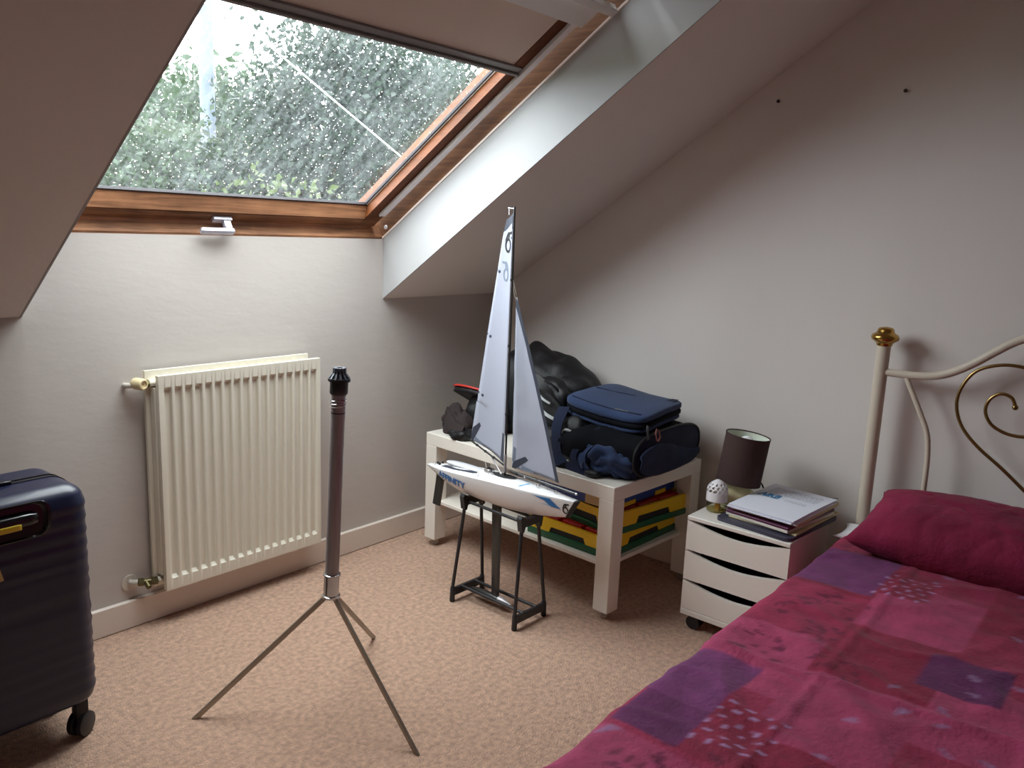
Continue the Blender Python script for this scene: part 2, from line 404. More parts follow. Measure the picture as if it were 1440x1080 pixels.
# ---------------------------------------------------------------- room shell
struct('floor', box((X0, Y0, -.1), (XW, YB, 0)), M['carpet'], 'salmon beige fitted carpet covering the bedroom floor', 'floor')
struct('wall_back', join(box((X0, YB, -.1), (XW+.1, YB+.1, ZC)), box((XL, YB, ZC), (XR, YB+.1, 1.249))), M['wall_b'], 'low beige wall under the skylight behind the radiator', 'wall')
struct('wall_right', box((XW, Y0, -.1), (XW+.1, YB, ZF+.3)), M['wall'], 'tall beige gable wall behind the bed headboard', 'wall')
struct('wall_left', box((X0-.1, Y0, -.1), (X0, YB+.1, ZF+.3)), M['wall'], 'beige wall to the left, out of view beside the suitcase', 'wall')
struct('wall_front', box((X0, Y0-.1, -.1), (XW, Y0, ZF+.3)), M['wall'], 'beige wall behind the viewer, facing the skylight', 'wall')
def prof(pts, xa, xb): return prism([(p.y, p.z) for p in pts], xa, xb, axis=0)
ST = 1.50                                        # top of the skylight along the slope
s_flat = (ZF-ZC)/math.sin(TH)
TK = .30
full = [sl(0, -.25, 0.001), sl(0, s_flat, 0), sl(0, s_flat, TK), sl(0, -.25, TK)]
topp = [sl(0, ST+.2*math.cos(TH)/math.sin(TH), 0), sl(0, s_flat, 0), sl(0, s_flat, TK), sl(0, ST, TK), sl(0, ST, .2)]
yflat = sl(0, s_flat, 0).y
struct('ceiling', join(prof(full, X0, XL-.006), prof(full, XR+.006, XW), prof(topp, XL-.006, XR+.006), box((X0, Y0, ZF), (XW, yflat, ZF+.2))), M['ceil'], 'sloping off white attic ceiling with a skylight opening', 'ceiling')
zb = 1.249
def lining(xa, xb): return prism([(YB, ZC), (YB, zb), (sl(0, ST, .2).y, sl(0, ST, .2).z), (sl(0, ST+.2/math.tan(TH), 0).y, sl(0, ST+.2/math.tan(TH), 0).z)], xa, xb, axis=0)
struct('trim_1', lining(XR, XR+.006), M['white_reveal'], 'white painted reveal on the right side of the skylight', 'trim')
struct('trim_2', lining(XL-.006, XL), M['white_reveal'], 'white painted reveal on the left side of the skylight', 'trim')
def skirt(lo, hi): return box(lo, hi, .004, 1)
struct('baseboard_back', skirt((X0, YB-.016, 0), (XW, YB, .094)), M['skirting'], 'painted skirting board below the radiator wall', 'baseboard', 30)
struct('baseboard_right', skirt((XW-.016, Y0, 0), (XW, YB-.016, .094)), M['skirting'], 'painted skirting board behind the table and bed', 'baseboard', 30)

# ---------------------------------------------------------------- skylight window
win = bpy.data.objects.new('window_1', None); COL.objects.link(win); win.location = sl((XL+XR)/2, .13, .2)
win['kind'] = 'structure'; tag(win, 'pine framed roof window with rain spotted glass above the radiator', 'window')
def sbox(x0, x1, s0, s1, w0, w1, bev=.002):
    g = box((x0, s0, w0), (x1, s1, w1), bev, 1)
    return [sl(v.x, v.y, v.z) for v in g[0]], g[1]
def sprism(poly_xw, s0, s1):   # profile in (x,w), extruded along the slope
    n = len(poly_xw); V = [sl(x, s0, wv) for x, wv in poly_xw]+[sl(x, s1, wv) for x, wv in poly_xw]
    return V, [tuple(range(n)), tuple(range(n, 2*n))[::-1]]+[(i, n+i, n+(i+1) % n, (i+1) % n) for i in range(n)]
def xprism(poly_sw, x0, x1):
    n = len(poly_sw); V = [sl(x0, s, wv) for s, wv in poly_sw]+[sl(x1, s, wv) for s, wv in poly_sw]
    return V, [tuple(range(n)), tuple(range(n, 2*n))[::-1]]+[(i, n+i, n+(i+1) % n, (i+1) % n) for i in range(n)]
SB = .136
# fixed frame: sides, bottom, top
obj('frame_side', sprism([(XR, .1975), (XR+.05, .1975), (XR+.05, .36), (XR, .36)], .085, ST), M['wood_s'], win, 0)
obj('frame_side', sprism([(XL, .1975), (XL-.05, .1975), (XL-.05, .36), (XL, .36)], .085, ST), M['wood_s'], win, 0)
obj('frame_bottom', xprism([(.06, .18), (.1275, .1955), (.1335, .2), (.1335, .262), (.121, .264), (.105, .33), (.06, .33)], XL, XR), M['wood_x'], win, 0)
obj('frame_top', xprism([(ST, .2), (ST+.05, .2), (ST+.05, .36), (ST, .36)], XL, XR), M['wood_x'], win, 0)
obj('frame_bead', sprism([(XR, .193), (XR-.004, .1945), (XR-.004, .2015), (XR, .2015)], .128, ST), M['skirting'], win, 0)
# sash: bottom rail (stepped, with bevel up to the glass), sides, top
W1, W2 = .243, .287
obj('sash_bottom', xprism([(.1425, W1), (.184, W1), (.1875, W1+.005), (.192, W1-.001), (.222, W2-.002), (.203, W2+.011), (.16, .325), (.1425, .325)], XL+.032, XR-.034), M['wood_x'], win, 0)
for sgn, xe in ((1, XR-.034), (-1, XL+.034)):
    obj('sash_side', sprism([(xe, W1), (xe-sgn*.079, W1), (xe-sgn*.067, W2), (xe-sgn*.06, .33), (xe, .33)], .1426, ST-.012), M['wood_lit'], win, 0)
    obj('glazing_bead', sprism([(xe-sgn*.0655, W2-.004), (xe-sgn*.0725, W2-.004), (xe-sgn*.0725, W2+.008), (xe-sgn*.0655, W2+.008)], .222, ST-.06), M['white_alu'], win, 0)
    obj('glass_seal', sprism([(xe-sgn*.073, W2-.001), (xe-sgn*.079, W2-.001), (xe-sgn*.079, W2+.008), (xe-sgn*.073, W2+.008)], .222, ST-.06), M['gasket'], win, 0)
obj('sash_top', xprism([(ST-.075, W1), (ST-.012, W1), (ST-.012, .33), (ST-.075, .33)], XL+.034, XR-.034), M['wood_x'], win, 0)
obj('glass_seal', xprism([(.2195, W2-.004), (.2265, W2-.004), (.2265, W2+.006), (.2195, W2+.006)], XL+.1, XR-.1), M['gasket'], win, 0)
obj('screw_cap', tube([sl(XR-.0005, .17, .222), sl(XR-.006, .17, .222)], [.009, .007], 14), M['alu'], win)
# pane in its own axes so that the wet film can use object space
pane = obj('pane', (lambda g: g)(box((-.585, -.63, -.002), (.585, .63, .002))), M['pane'], None, 0)
pane.parent = win
pm = Matrix((Vector((1, 0, 0)), U, N)).transposed().to_4x4(); pm.translation = sl((XL+XR)/2, .84, W2+.006) - win.location
pane.matrix_local = pm
# rain drops standing on the outside of the pane
def drops():
    V, F = [], []; k = 8
    rng = random.Random(3)
    for i in range(1300):
        x = rng.uniform(XL+.11, XR-.11); s = .225 + (1.12-.225)*rng.random()
        big = rng.random()
        r = .0010 + .0016*big**4
        el = rng.uniform(1.0, 1.7); an = rng.gauss(0, .5); h = r*.55
        b = len(V); w0 = W2+.0082
        for rad, hh in ((1, 0), (.72, .72)):
            for q in range(k):
                a = 2*PI*q/k; px, py = rad*r*el*math.cos(a), rad*r*math.sin(a)
                V.append(sl(x+px*math.cos(an)-py*math.sin(an), s+px*math.sin(an)+py*math.cos(an), w0+h*hh))
        V.append(sl(x, s, w0+h))
        for q in range(k):
            n2 = (q+1) % k; F.append((b+q, b+n2, b+k+n2, b+k+q)); F.append((b+k+q, b+k+n2, b+2*k))
        F.append(tuple(b+q for q in range(k))[::-1])
    return V, F
rd = obj('raindrops', drops(), M['water'], win, 180); rd['kind'] = 'stuff'
# handle
hx, hs = 1.452, .163
ho = obj('handle', sbox(hx-.03, hx+.036, hs-.011, hs+.011, W1-.016, W1, .002), M['chrome_h'], win)
obj('handle_neck', join(sbox(hx+.004, hx+.028, hs-.009, hs+.008, W1-.045, W1-.016, .002)), M['chrome_h'], ho)
obj('handle_grip', join(sbox(hx-.085, hx+.032, hs-.012, hs+.010, W1-.062, W1-.044, .004)), M['chrome_h'], ho)

# ---------------------------------------------------------------- roller blind inside the sash
bl = thing('roller_blind', 'beige roller blind pulled part way down over the skylight glass', 'blind', sl((XL+XR)/2, 1.03, W1))
xl, xr = XL+.075, XR-.072
BT = 1.275
obj('fabric', (lambda g: g)(grid(lambda a, b: sl(xl+.012+(xr-xl-.024)*a, 1.05+(BT-1.05)*b, W1+.004-.003*math.sin(a*9)*b), 30, 6)), M['blind'], bl)
obj('bottom_bar', join(sbox(xl, xr, 1.022, 1.034, W1-.012, W1+.012, .003), sbox(xl, xr, 1.034, 1.055, W1-.004, W1+.010, .002)), M['bar_dk'], bl)
for xa in (xr+.003, xl-.033):
    r = obj('guide_rail', join(sbox(xa, xa+.028, .226, ST-.09, W1-.011, W1-.0005, .0015)), M['alu'], bl)
    obj('rail_lip', sbox(xa-.002 if xa > 1.5 else xa+.026, xa+.002 if xa > 1.5 else xa+.03, .226, ST-.09, W1-.013, W1-.001, .001), M['white_alu'], r)
obj('cassette', join(sbox(xl-.03, xr+.032, BT, BT+.085, W1-.03, W1+.01, .004), sbox(xl-.03, xr+.032, BT-.006, BT+.004, W1-.018, W1-.004, .002)), M['white_alu'], bl)
vf = obj('vent_bar', sbox(XL+.02, XR-.014, 1.362, 1.390, .186, .212, .003), M['white_alu'], bl)
for xa in (XL+.12, XR-.14): obj('bar_arm', sbox(xa, xa+.02, 1.366, 1.386, .205, W1, .002), M['white_alu'], vf)
obj('bar_end', sbox(XR-.0142, XR-.012, 1.368, 1.384, .191, .207, .001), M['alu'], vf)

# ---------------------------------------------------------------- radiator
rx0, rx1, rz0, rz1 = 1.184, 1.787, .118, .822
yf = YB-.079
rad = thing('radiator', 'cream fluted double panel radiator mounted on the wall under the skylight', 'radiator', ((rx0+rx1)/2, YB, rz0))
def panel(x0, x1, z0, z1, y, nfl, depth=.011, back=.018):
    xs = [(x0, 0), ]
    pitch = (x1-x0-.024)/nfl; ax = x0+.012
    prof_ = [(.16, 0), (.24, .12), (.32, .6), (.38, .92), (.44, 1), (.80, 1), (.86, .92), (.90, .6), (.95, .12), (1.0, 0)]
    for k in range(nfl):
        for t, d in prof_: xs.append((ax+pitch*(k+t-.08), d))
    xs.append((x1, 0))
    zs = [(z0, 0), (z0+.038, 0), (z0+.041, .3), (z0+.049, 1), (z1-.047, 1), (z1-.040, .3), (z1-.037, 0), (z1, 0)]
    V = [Vector((x, y+depth*d*e, z)) for x, d in xs for z, e in zs]; nz = len(zs); nx = len(xs); F = []
    for i in range(nx-1):
        for j in range(nz-1): a = i*nz+j; F.append((a, a+nz, a+nz+1, a+1))
    # folded rim
    rim = [i*nz for i in range(nx)] + [(nx-1)*nz+j for j in range(1, nz)] + [i*nz+nz-1 for i in range(nx-2, -1, -1)] + [j for j in range(nz-2, 0, -1)]
    b = len(V)
    cx, cz = (x0+x1)/2, (z0+z1)/2
    for k in rim: p = V[k]; V.append(Vector((p.x+math.copysign(.003, p.x-cx)*(p.x in (x0, x1)), y+.004, p.z+math.copysign(.003, p.z-cz)*(p.z in (z0, z1)))))
    c = len(V)
    for k in rim: p = V[k]; V.append(Vector((p.x+math.copysign(.003, p.x-cx)*(p.x in (x0, x1)), y+back, p.z+math.copysign(.003, p.z-cz)*(p.z in (z0, z1)))))
    n = len(rim)
    for i in range(n):
        k = (i+1) % n; F.append((rim[i], b+i, b+k, rim[k])); F.append((b+i, c+i, c+k, b+k))
    F.append(tuple(range(c, c+n))[::-1])
    return V, F
obj('front_panel', panel(rx0, rx1, rz0, rz1, yf, 17), M['rad'], rad, 35)
obj('back_panel', panel(rx0-.018, rx1-.018, rz0+.006, rz1+.012, YB-.03, 17, depth=-.004, back=.012), M['rad'], rad, 35)
def fins():
    V, F = [], []; n = 60
    pts = []
    for i in range(n):
        x = rx0+.02+(rx1-rx0-.05)*i/(n-1); pts.append((x, yf+.02 if (i//2) % 2 else YB-.036))
    for x, y in pts: V += [Vector((x, y, rz0+.05)), Vector((x, y, rz1-.04))]
    for i in range(n-1): F.append((2*i, 2*i+2, 2*i+3, 2*i+1))
    return V, F
obj('convector', fins(), M['rad_in'], rad, 0)
for xa in (rx0-.005, rx1-.019): obj('side_cover', box((xa, yf+.019, rz0+.05), (xa+.005, YB-.031, rz1-.04)), M['rad'], rad, 0)
for z in (rz0+.03, rz1-.025):
    obj('header', tube([(rx0-.012, yf+.038, z), (rx1-.012, yf+.038, z)], .011, 12), M['rad'], rad)
for xa in (rx0+.1, rx1-.13): obj('wall_bracket', box((xa, YB-.019, rz0+.08), (xa+.03, YB-.002, rz1-.08)), M['rad'], rad, 0)
yv = yf+.038
v1 = obj('valve', join(cyl((rx0-.034, yv, rz1-.025), (rx0-.012, yv, rz1-.025), .012, 6), tube([(rx0-.052, yv+.01, rz1-.028), (rx0-.034, yv, rz1-.025)], .009, 12)), M['brass_dk'], rad)
Mv = frame((rx0-.045, yv+.01, rz1-.024), (1, .3, 0), (0, 0, 1))
obj('valve_cap', lathe([(.012, -.012), (.017, -.008), (.0185, .0), (.0185, .026), (.016, .031), (.012, .032), (.011, .028), (.004, .028), (.003, .024)], M=Mv, seg=24), M['cream_pl'], v1)
obj('pipe', tube([(rx0-.052, yv+.008, rz1-.028), (rx0-.066, YB-.02, rz1-.03), (rx0-.07, YB-.003, rz1-.031)], .0085, 12), M['pipe'], rad)
v2 = obj('valve', join(cyl((rx0-.066, yv+.018, rz0+.034), (rx0-.05, yv+.012, rz0+.033), .0125, 6), cyl((rx0-.05, yv+.012, rz0+.033), (rx0-.03, yv+.004, rz0+.032), .009, 12), cyl((rx0-.032, yv+.005, rz0+.032), (rx0-.012, yv, rz0+.03), .0125, 6), cyl((rx0-.045, yv+.009, rz0+.033), (rx0-.045, yv-.012, rz0+.02), .0085, 10)), M['brass_dk'], rad)
obj('pipe', tube([(rx0-.066, yv+.018, rz0+.034), (rx0-.08, YB-.012, rz0+.034), (rx0-.083, YB-.004, rz0+.034)], .009, 12), M['pipe'], rad)
obj('pipe_collar', cyl((rx0-.083, YB-.004, rz0+.032), (rx0-.083, YB, rz0+.032), .026, 18), M['pipe'], rad)

# ---------------------------------------------------------------- tripod pole
tx, ty = 1.289, 1.690
tp = thing('tripod_stand', 'grey steel tube standing upright on three flat steel legs', 'stand', (tx, ty, 0))
lean = Vector((1.308-1.289, 1.676-1.690, 0))/.65
def tpt(z): return Vector((tx, ty, 0)) + lean*(z-.31) + Vector((0, 0, z))
obj('tube', tube([tpt(.37), tpt(.60), tpt(.868)], .0185, 28), M['steel'], tp)
cl = obj('collar', tube([tpt(.306), tpt(.371)], .0205, 28), M['steel_b'], tp)
obj('collar_ring', tube([tpt(.367), tpt(.3685), tpt(.3725), tpt(.374)], [.021, .0235, .0235, .021], 28), M['steel_b'], cl)
obj('collar_ring', tube([tpt(.303), tpt(.305), tpt(.311), tpt(.313)], [.021, .0245, .0245, .021], 28), M['steel_b'], cl)
for fx, fy in ((.987, 1.869), (1.284, 1.341), (1.59, 1.867)):
    a = tpt(.309); b = Vector((fx, fy, .004)); d = (b-a); h = Vector((d.x, d.y, 0)).normalized(); a = a + h*.012
    d = (b-a).normalized(); side = Vector((-h.y, h.x, 0)); nn = d.cross(side)
    L = (b-a).length
    Ml = Matrix((side, nn, d)).transposed().to_4x4(); Ml.translation = a
    g = box((-.004, -.0065, 0), (.004, .0065, L), .0008, 1)
    V = []
    for v in g[0]:
        p = Ml @ v
        if v.z > L*.6:            # foot cut level with the floor
            t = (.0015-p.z)/d.z; p = p + d*t
        V.append(p)
    obj('leg', (V, g[1]), M['steel_leg'], tp, 30)
z0 = .868
cp = obj('end_cap', join(tube([tpt(z0), tpt(z0+.004), tpt(z0+.034), tpt(z0+.036)], [.0205, .0235, .0235, .0225], 28), tube([tpt(z0+.035), tpt(z0+.039), tpt(z0+.043)], [.0285, .0295, .0285], 28), tube([tpt(z0+.043), tpt(z0+.056), tpt(z0+.064)], [.023, .014, .0135], 24)), M['blk_pl'], tp)
for k in range(12):
    a = 2*PI*k/12; dr = Vector((math.cos(a), math.sin(a), 0))
    obj('fin', slab([tpt(z0+.043)+dr*.0285-dr.cross(Vector((0, 0, 1)))*.0028, tpt(z0+.057)+dr*.0175-dr.cross(Vector((0, 0, 1)))*.002, tpt(z0+.071)+dr*.017-dr.cross(Vector((0, 0, 1)))*.002, tpt(z0+.071)+dr*.008-dr.cross(Vector((0, 0, 1)))*.002, tpt(z0+.043)+dr*.008-dr.cross(Vector((0, 0, 1)))*.0024], dr.cross(Vector((0, 0, 1)))*.0048), M['cap_hi'], cp, 0)
def coil():
    pts = []
    for k in range(70):
        a = 2*PI*k/20; z = .832+.028*k/69
        pts.append(tpt(z)+Vector((math.cos(a), math.sin(a), 0))*(.0195+.0012*math.sin(k*.7)))
    return tube(pts, .0011, 6)
obj('wire_wrap', coil(), M['steel_b'], tp)
obj('band', tube([tpt(.8185), tpt(.8215)], .0188, 28), M['blk_pl'], tp)

# ---------------------------------------------------------------- white table with shelf on castors
ta = Vector((.052, .948, 0)); tl_ = ta.length; ta.normalize(); tb = Vector((ta.y, -ta.x, 0))
TP = Vector((2.207, 1.386, 0)); TZ = .482
tab = thing('low_table', 'white low table with lower shelf on small castors against the gable wall', 'table', TP)
Mt = Matrix((ta, tb, Vector((0, 0, 1)))).transposed().to_4x4(); Mt.translation = TP     # local: a along the wall, b toward the wall
# mirrored frame (a, b, z) is left handed: flip faces
def tbox(a0, a1, b0, b1, z0, z1, bev=.002):
    g = box((a0, b0, z0), (a1, b1, z1), bev, 1); return [Mt @ v for v in g[0]], [f[::-1] for f in g[1]]
TD = .55
obj('table_top', tbox(0, tl_, 0, TD, TZ-.05, TZ), M['furn'], tab, 30)
obj('shelf', tbox(.03, tl_-.03, .02, TD-.02, .185, .2), M['furn'], tab, 30)
for a in (0, tl_-.062):
    for b in (0, TD-.062):
        lg = obj('leg', tbox(a, a+.062, b, b+.062, .032, TZ-.05), M['furn'], tab, 30)
        c = Mt @ Vector((a+.031, b+.031, 0)); an = random.uniform(0, 6)
        ax = Vector((math.cos(an), math.sin(an), 0))
        obj('castor', join(cyl(c+Vector((0, 0, .026))-ax*.009, c+Vector((0, 0, .026))+ax*.009, 0.0001, 3), cyl(c+Vector((0, 0, .016))-ax*.010, c+Vector((0, 0, .016))+ax*.010, .016, 18), box(c+Vector((-.009, -.009, .022)), c+Vector((.009, .009, .033)), .001, 1)), M['clear_pl'], lg)

# ---------------------------------------------------------------- boat stand and model yacht
BC = Vector((2.030, 1.725, 0)); be = Vector((-.029, -1, 0)).normalized(); bl_ = Vector((1, -.029, 0)).normalized()
def B(s, l, z): return BC + be*s + bl_*l + Vector((0, 0, z))
def bbox(s0, s1, l0, l1, z0, z1, bev=.0015):
    g = box((s0, l0, z0), (s1, l1, z1), bev, 1); return [B(*v) for v in g[0]], g[1]
st = thing('boat_stand', 'black plastic rod stand carrying the model sailing yacht on the carpet', 'stand', BC)
for sg, s in ((1, .148), (-1, -.148)):
    st_ = s*.80
    for l in (-.076, .076):
        lg = obj('leg', tube([B(s, l, .05), B(s*.9, l*.55, .345)], .0062, 12), M['blk_pl'], st)
        obj('foot', tube([B(s, l, 0), B(s, l, .004), B(s, l*.985, .052), B(s, l*.98, .055)], [.0085, .0098, .0088, .007], 12), M['blk_pl'], lg)
    obj('cross_bar', bbox(s-.0065, s+.0065, -.072, .072, .022, .05), M['blk_pl'], st)
    # cradle follows the hull
    s_c = s*.9
    pts = [(-.058, .384), (-.052, .394), (-.036, .383), (-.018, .378), (.018, .378), (.036, .383), (.052, .394), (.058, .384), (.050, .338), (.040, .334), (.034, .352), (-.034, .352), (-.040, .334), (-.050, .338)]
    zo = -.004 if s > 0 else .004
    obj('cradle', slab([B(s_c-.010, l, z+zo) for l, z in pts], B(s_c+.010, 0, 0)-B(s_c-.010, 0, 0)), M['blk_pl'], st, 0)
for l in (-.034, .034): obj('base_rod', tube([B(-.148, l, .047), B(.148, l, .047)], .0058, 12), M['blk_pl'], st)
for l in (-.03, .03): obj('top_rod', tube([B(-.133, l, .366), B(.133, l, .360)], .0055, 12), M['blk_pl'], st)

yt = thing('model_yacht', 'white model sailing yacht with blue lettering and two tall pale sails', 'model boat', B(0, 0, .38))
ts = [0, .1, .2, .3, .45, .6, .75, .85, .92, .97, 1.0]
def ip(xs, ys, t): return float(np.interp(t, xs, ys))
HB = [.012, .034, .05, .058, .0625, .059, .046, .033, .022, .0145, .011]
HK = [.438, .418, .398, .386, .381, .379, .384, .393, .401, .408, .412]
def smooth_ip(ys, t):
    # Catmull style through np.interp of a denser smoothed curve
    return (ip(ts, ys, max(t-.03, 0))+2*ip(ts, ys, t)+ip(ts, ys, min(t+.03, 1)))/4 if 0.03 < t < .97 else ip(ts, ys, t)
S0, S1 = -.365, .280
def hull_pt(t, q, side):
    """q 0 gunwale .. 1 keel"""
    b = smooth_ip(HB, t); zk = smooth_ip(HK, t); zs = .445+.030*math.sin(PI/2*min(1, t/.72))
    a = q*PI/2
    l = b*math.cos(a)**.72; z = zk+(zs-zk)*(1-math.sin(a)**1.25)
    s = S0+(S1-S0)*t + .036*((z-zk)/(zs-zk+1e-6))*max(0, (t-.55)/.45)**1.5
    return s, side*l, z
def hull():
    nt_, nq = 56, 12; V, F = [], []
    for i in range(nt_):
        t = i/(nt_-1)
        row = [hull_pt(t, k/nq, -1) for k in range(nq+1)] + [hull_pt(t, k/nq, 1) for k in range(nq-1, -1, -1)]
        # deck with a crown
        zs = row[0][2]; b = abs(row[0][1]); cr = .012*math.sin(PI*min(1, t*1.02))**.7
        for u in (.94, .7, .35, 0, -.35, -.7, -.94): row.append((row[0][0], b*u, zs+ .0015 + cr*(1-abs(u)**2.2)))
        V += [B(*p) for p in row]
    m = 2*nq+1+7
    for i in range(nt_-1):
        for k in range(m): a = i*m+k; b2 = i*m+(k+1) % m; F.append((a, a+m, b2+m, b2))
    F += [tuple(range(m)), tuple(range((nt_-1)*m, nt_*m))[::-1]]
    return V, F
obj('hull', hull(), M['hull'], yt, 50)
def deckz(t, u): 
    zs = hull_pt(t, 0, 1)[2]; return zs+.0015+.012*math.sin(PI*min(1, t*1.02))**.7*(1-abs(u)**2.2)
def deck(s, u, dz=0):
    t = (s-S0)/(S1-S0); p = hull_pt(min(t, 1), 0, 1)
    for _ in range(6):
        p = hull_pt(min(max(t, 0), 1), 0, 1); t += (s-p[0])/(S1-S0)
    t = min(max(t, 0), 1); b = abs(hull_pt(t, 0, 1)[1])
    return B(s, b*u, deckz(t, u)+dz)
# black bow bumper
def bumper():
    rows = []
    for f in (0, .35, .7, 1):
        row = []
        for k in range(0, 13):
            s, l, z = hull_pt(1, k/12, -1); row.append((s+.001+.012*f, l*(1.05-.35*f**2), z+.002*f))
        for k in range(11, -1, -1):
            s, l, z = hull_pt(1, k/12, 1); row.append((s+.001+.012*f, l*(1.05-.35*f**2), z+.002*f))
        rows.append(row)
    V = [B(*p) for r in rows for p in r]; m = 25; F = []
    for i in range(3):
        for k in range(m): F.append((i*m+k, (i+1)*m+k, (i+1)*m+(k+1) % m, i*m+(k+1) % m))
    F += [tuple(range(m)), tuple(range(3*m, 4*m))[::-1]]; return V, F
obj('bow_bumper', bumper(), M['blk_mt'], yt)
# decals mapped on the near (camera side) hull flank
def flank(s, z, off=.0016):
    t = (s-S0)/(S1-S0)
    for _ in range(6):
        best = None
        for k in range(25):
            p = hull_pt(min(max(t, 0), 1), k/24*.9, -1)
            if best is None or abs(p[2]-z) < abs(best[1][2]-z): best = (k/24*.9, p)
        t += (s-best[1][0])/(S1-S0)
    q = best[0]
    for _ in range(12):
        p = hull_pt(min(max(t, 0), 1), q, -1); q += (p[2]-z)*4; q = min(max(q, 0), 1)
    p = hull_pt(min(max(t, 0), 1), q, -1)
    return B(p[0], p[1]-off, p[2])
def textgeo(txt, size, shear=0.0, bold=0.0):
    cu = bpy.data.curves.new('text', 'FONT'); cu.body = txt; cu.size = size; cu.shear = shear; cu.offset = bold; cu.resolution_u = 3
    o = bpy.data.objects.new('text', cu); COL.objects.link(o)
    dg = bpy.context.evaluated_depsgraph_get(); me = bpy.data.meshes.new_from_object(o.evaluated_get(dg))
    bm = bmesh.new(); bm.from_mesh(me); bmesh.ops.triangulate(bm, faces=bm.faces[:]); bmesh.ops.subdivide_edges(bm, edges=[e for e in bm.edges if e.calc_length() > size*.35], cuts=1)
    bmesh.ops.triangulate(bm, faces=bm.faces[:])
    g = frombm(bm); bpy.data.objects.remove(o); bpy.data.curves.remove(cu); bpy.data.meshes.remove(me)
    wd = max(v.x for v in g[0])-min(v.x for v in g[0]); mn = min(v.x for v in g[0])
    return [Vector((v.x-mn, v.y, 0)) for v in g[0]], g[1], wd
V, F, wd = textgeo('AFFINITY', .036, .2, .0016)
k = .158/wd
obj('lettering', ([flank(-.276+v.x*k, .4275-v.x*k*.075+v.y*.95, .0015) for v in V], F), M['dec_blue'], yt, 0)
def tinymark():
    V, F = [], []
    for i in range(10):
        a = -.296+.0044*i; b = len(V); V += [flank(a, .4575-.0003*i), flank(a+.0032, .4575-.0003*i), flank(a+.0038, .4615-.0003*i), flank(a+.0006, .4615-.0003*i)]; F.append((b, b+1, b+2, b+3))
    return V, F
obj('small_mark', tinymark(), M['dec_blue'], yt, 0)
# blue chevron
def patch2(poly, fn):
    bm = bmesh.new(); vs_ = [bm.verts.new((p[0], p[1], 0)) for p in poly]; bm.faces.new(vs_)
    bmesh.ops.triangulate(bm, faces=bm.faces[:])
    for _ in range(3): bmesh.ops.subdivide_edges(bm, edges=bm.edges[:], cuts=1)
    bmesh.ops.triangulate(bm, faces=bm.faces[:])
    g = frombm(bm); return [fn(v.x, v.y) for v in g[0]], g[1]
obj('chevron', join(patch2([(.176, .467), (.232, .467), (.270, .440), (.236, .441), (.212, .459)], flank)), M['dec_blue'], yt, 0)
obj('chevron_edge', join(patch2([(.165, .4695), (.236, .4695), (.240, .467), (.178, .468)], flank), patch2([(.19, .447), (.242, .4425), (.236, .446)], flank)), M['dec_blue2'], yt, 0)
def six(fn, cx, cz, h, wd, mirror=1):
    """the class mark: a 6 whose stem runs on into the bar of a 5"""
    r = h*.30
    circ = [(cx+mirror*r*.82*math.cos(a), cz-h*.2+r*math.sin(a)) for a in [PI*2*k/24 for k in range(25)]]
    stem = [(cx-mirror*r*.82, cz-h*.18), (cx-mirror*r*.70, cz+h*.08), (cx-mirror*r*.25, cz+h*.34), (cx+mirror*r*.05, cz+h*.46)]
    bar = [(cx+mirror*r*.02, cz+h*.44), (cx+mirror*r*.5, cz+h*.42), (cx+mirror*r*1.35, cz+h*.45)]
    hook = [(cx+mirror*r*.25, cz+h*.44), (cx+mirror*r*.12, cz+h*.14)]
    gs = []
    for pts in (circ, stem, bar, hook):
        g = stroke(pts, wd); gs.append(([fn(v.x, v.y) for v in g[0]], g[1]))
    return join(*gs)
obj('class_mark', six(flank, .286, .446, .034, .005), M['dec_blk'], yt, 0)
# deck details
obj('hatch_recess', ([deck(s, u, .0012) for s, u in ((-.275, -.62), (-.20, -.72), (-.10, -.66), (-.085, -.42), (-.19, -.28), (-.265, -.30))], [(0, 1, 2, 3, 4, 5)]), M['tape'], yt, 0)
obj('hatch_cover', blob(deck(-.18, .12, .0), (.020, .095, .008), (.8, .8), nu=28, nv=14), M['deck_gl'], yt)
obj('mast_plate', (lambda n: ([deck(.012+.052*math.cos(2*PI*k/n), .36*math.sin(2*PI*k/n), .0016) for k in range(n)], [tuple(range(n))]))(28), M['blk_mt'], yt, 0)
obj('deck_stripe', ([deck(.105, -.75, .0012), deck(.112, -.75, .0012), deck(.128, -.05, .0012), deck(.121, -.05, .0012)], [(0, 1, 2, 3)]), M['dec_blue2'], yt, 0)
for s, u in ((-.315, -.1), (-.305, .35), (-.295, -.35)): obj('deck_fitting', tube([deck(s, u, -.001), deck(s, u, .007)], [.005, .004], 10), M['blk_pl'], yt)
for s, u in ((-.322, -.5), (-.07, -.78), (-.075, .1), (.165, -.2), (.2, .1), (-.05, -.3), (.24, -.3)):
    p = deck(s, u); obj('eyelet', tube([p+Vector((0, .006*math.cos(a), .006+.006*math.sin(a))) for a in [2*PI*k/12 for k in range(12)]], .0009, 6, closed=True), M['steel_b'], yt)
obj('deck_block', join(bbox(-.075, -.045, -.012, .012, .478, .496), bbox(-.035, -.02, -.02, -.006, .478, .490)), M['steel_b'], yt, 30)
